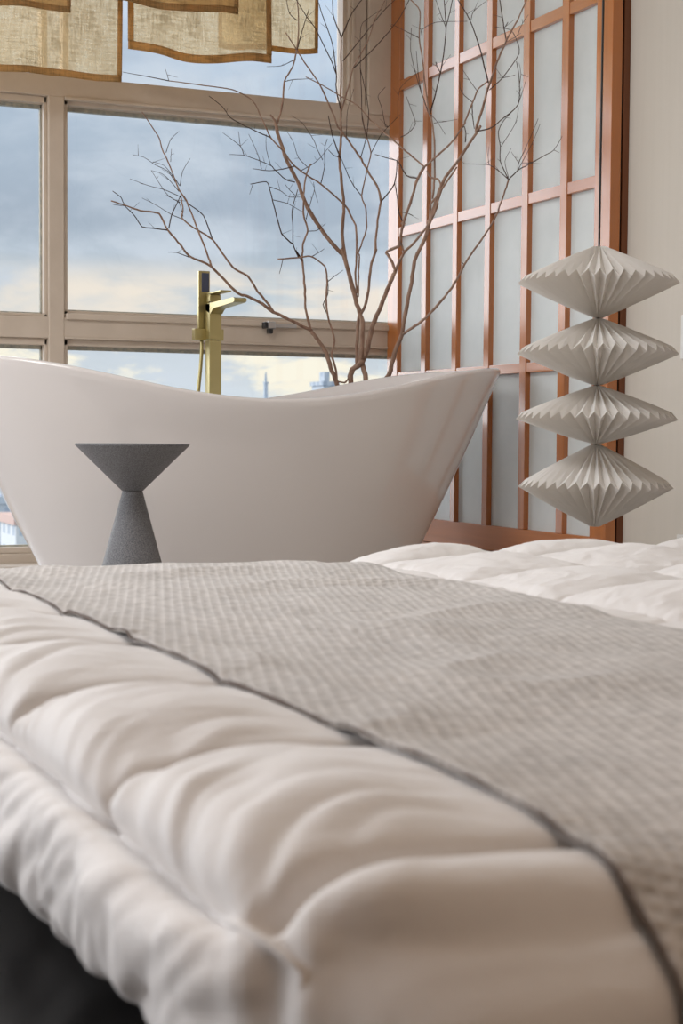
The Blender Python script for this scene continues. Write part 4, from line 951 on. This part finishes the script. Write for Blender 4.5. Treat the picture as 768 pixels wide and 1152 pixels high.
base = ramp(zr, [(0,(.66,.72,.76)),(zp(-.03),(.84,.88,.90)),(zp(.015),(.66,.70,.72)),(zp(.05),(.55,.60,.65)),(zp(.085),(.47,.54,.60)),(zp(.13),(.36,.42,.50)),(zp(.20),(.41,.49,.59)),(zp(.25),(.52,.63,.78)),(1,(.52,.60,.70))])
c1 = mapn((7,7,17), 6, .6, (1.7,.4,.2), .2)
lightc = mr(c1, .42, .66)
base = mix(mul(lightc, .75), base, (.60,.65,.72))
c2 = mapn((5,5,13), 5, .58, (4.1,2.2,1.1), .1)
dark = mr(c2, .48, .68)
base = mix(mul(dark, .6), base, (.31,.37,.46))
# warm break in the cloud near the horizon
band = mul(mr(sp.outputs[2], .060, .078), mr(sp.outputs[2], .112, .088))
c3 = mapn((6,6,24), 5, .55, (.3,5.2,.7), .3)
base = mix(mul(mul(band, mr(c3, .38, .56)), .9), base, (.84,.74,.63))
band2 = mul(mr(sp.outputs[2], -.03, .012), mr(sp.outputs[2], .068, .050))
c4 = mapn((16,16,44), 5, .6, (2.3,1.2,3.7), .3)
base = mix(mul(mul(band2, mr(c4, .42, .58)), .95), base, (.92,.85,.70))
# below the horizon: soft grey ground haze
base = mix(mr(sp.outputs[2], -.06, -.30), base, (.30,.30,.30))
nt.links.new(base, bg.inputs[0]); bg.inputs[1].default_value = 1.18

# ------------------------------------------------------------------ added fill lights and sun
def area(name, loc, rot, sx_, sy_, e, col):
    l = bpy.data.lights.new(name, 'AREA'); l.shape = 'RECTANGLE'; l.size = sx_; l.size_y = sy_; l.energy = e; l.color = col
    o = bpy.data.objects.new(name, l); o.location = loc; o.rotation_euler = rot; C.objects.link(o); return o
area('ceiling_fill', (.8, -.7, 2.60), (0, 0, 0), .9, .9, 13, (1,.72,.52))  # unseen warm lamp added as fill for the near side of the bed
area('ceiling_fill', (.3, 3.1, 2.60), (0, 0, 0), .9, .9, 37, (1,.98,.97))  # unseen neutral lamp added overhead to brighten tub, bed and walls
# fill light added at the left opening; daylight entering by the big window
area('left_side_fill', (-2.55, 3.9, 1.35), (0, -PI/2, 0), 2.2, 2.6, 48, (.93,.96,1))
sl = bpy.data.lights.new('veiled_sun', 'SUN'); sl.energy = 4.7; sl.angle = math.radians(80); sl.color = (.98,.97,1)
so_ = bpy.data.objects.new('veiled_sun', sl); C.objects.link(so_); so_.location = (0, 9, 5)
az, el = math.radians(-30), math.radians(24)
so_.rotation_euler = Vector((math.sin(az)*math.cos(el), math.cos(az)*math.cos(el), math.sin(el))).to_track_quat('Z', 'Y').to_euler()

# ------------------------------------------------------------------ camera
f_px = 1792.42; pitch, roll, yaw = map(math.radians, (2.78139, .43155, 23.64486))
cam = bpy.data.cameras.new('camera'); co = bpy.data.objects.new('camera', cam); C.objects.link(co)
F = Vector((math.sin(yaw)*math.cos(pitch), math.cos(yaw)*math.cos(pitch), -math.sin(pitch)))
R = Vector((math.cos(yaw), -math.sin(yaw), 0)); U = R.cross(F)
R2 = R*math.cos(roll)+U*math.sin(roll); U2 = -R*math.sin(roll)+U*math.cos(roll)
co.matrix_world = Matrix(((R2.x, U2.x, -F.x, 0), (R2.y, U2.y, -F.y, 0), (R2.z, U2.z, -F.z, .5), (0, 0, 0, 1)))
cam.sensor_fit = 'HORIZONTAL'; cam.sensor_width = 24; cam.lens = f_px/768*24
cam.clip_start = .05; cam.clip_end = 6000
cam.dof.use_dof = True; cam.dof.focus_distance = 4.6; cam.dof.aperture_fstop = 9
sc = bpy.context.scene; sc.camera = co
vs = sc.view_settings; vs.view_transform = 'Standard'; vs.look = 'None'; vs.gamma = 1; vs.exposure = 0; vs.use_curve_mapping = False
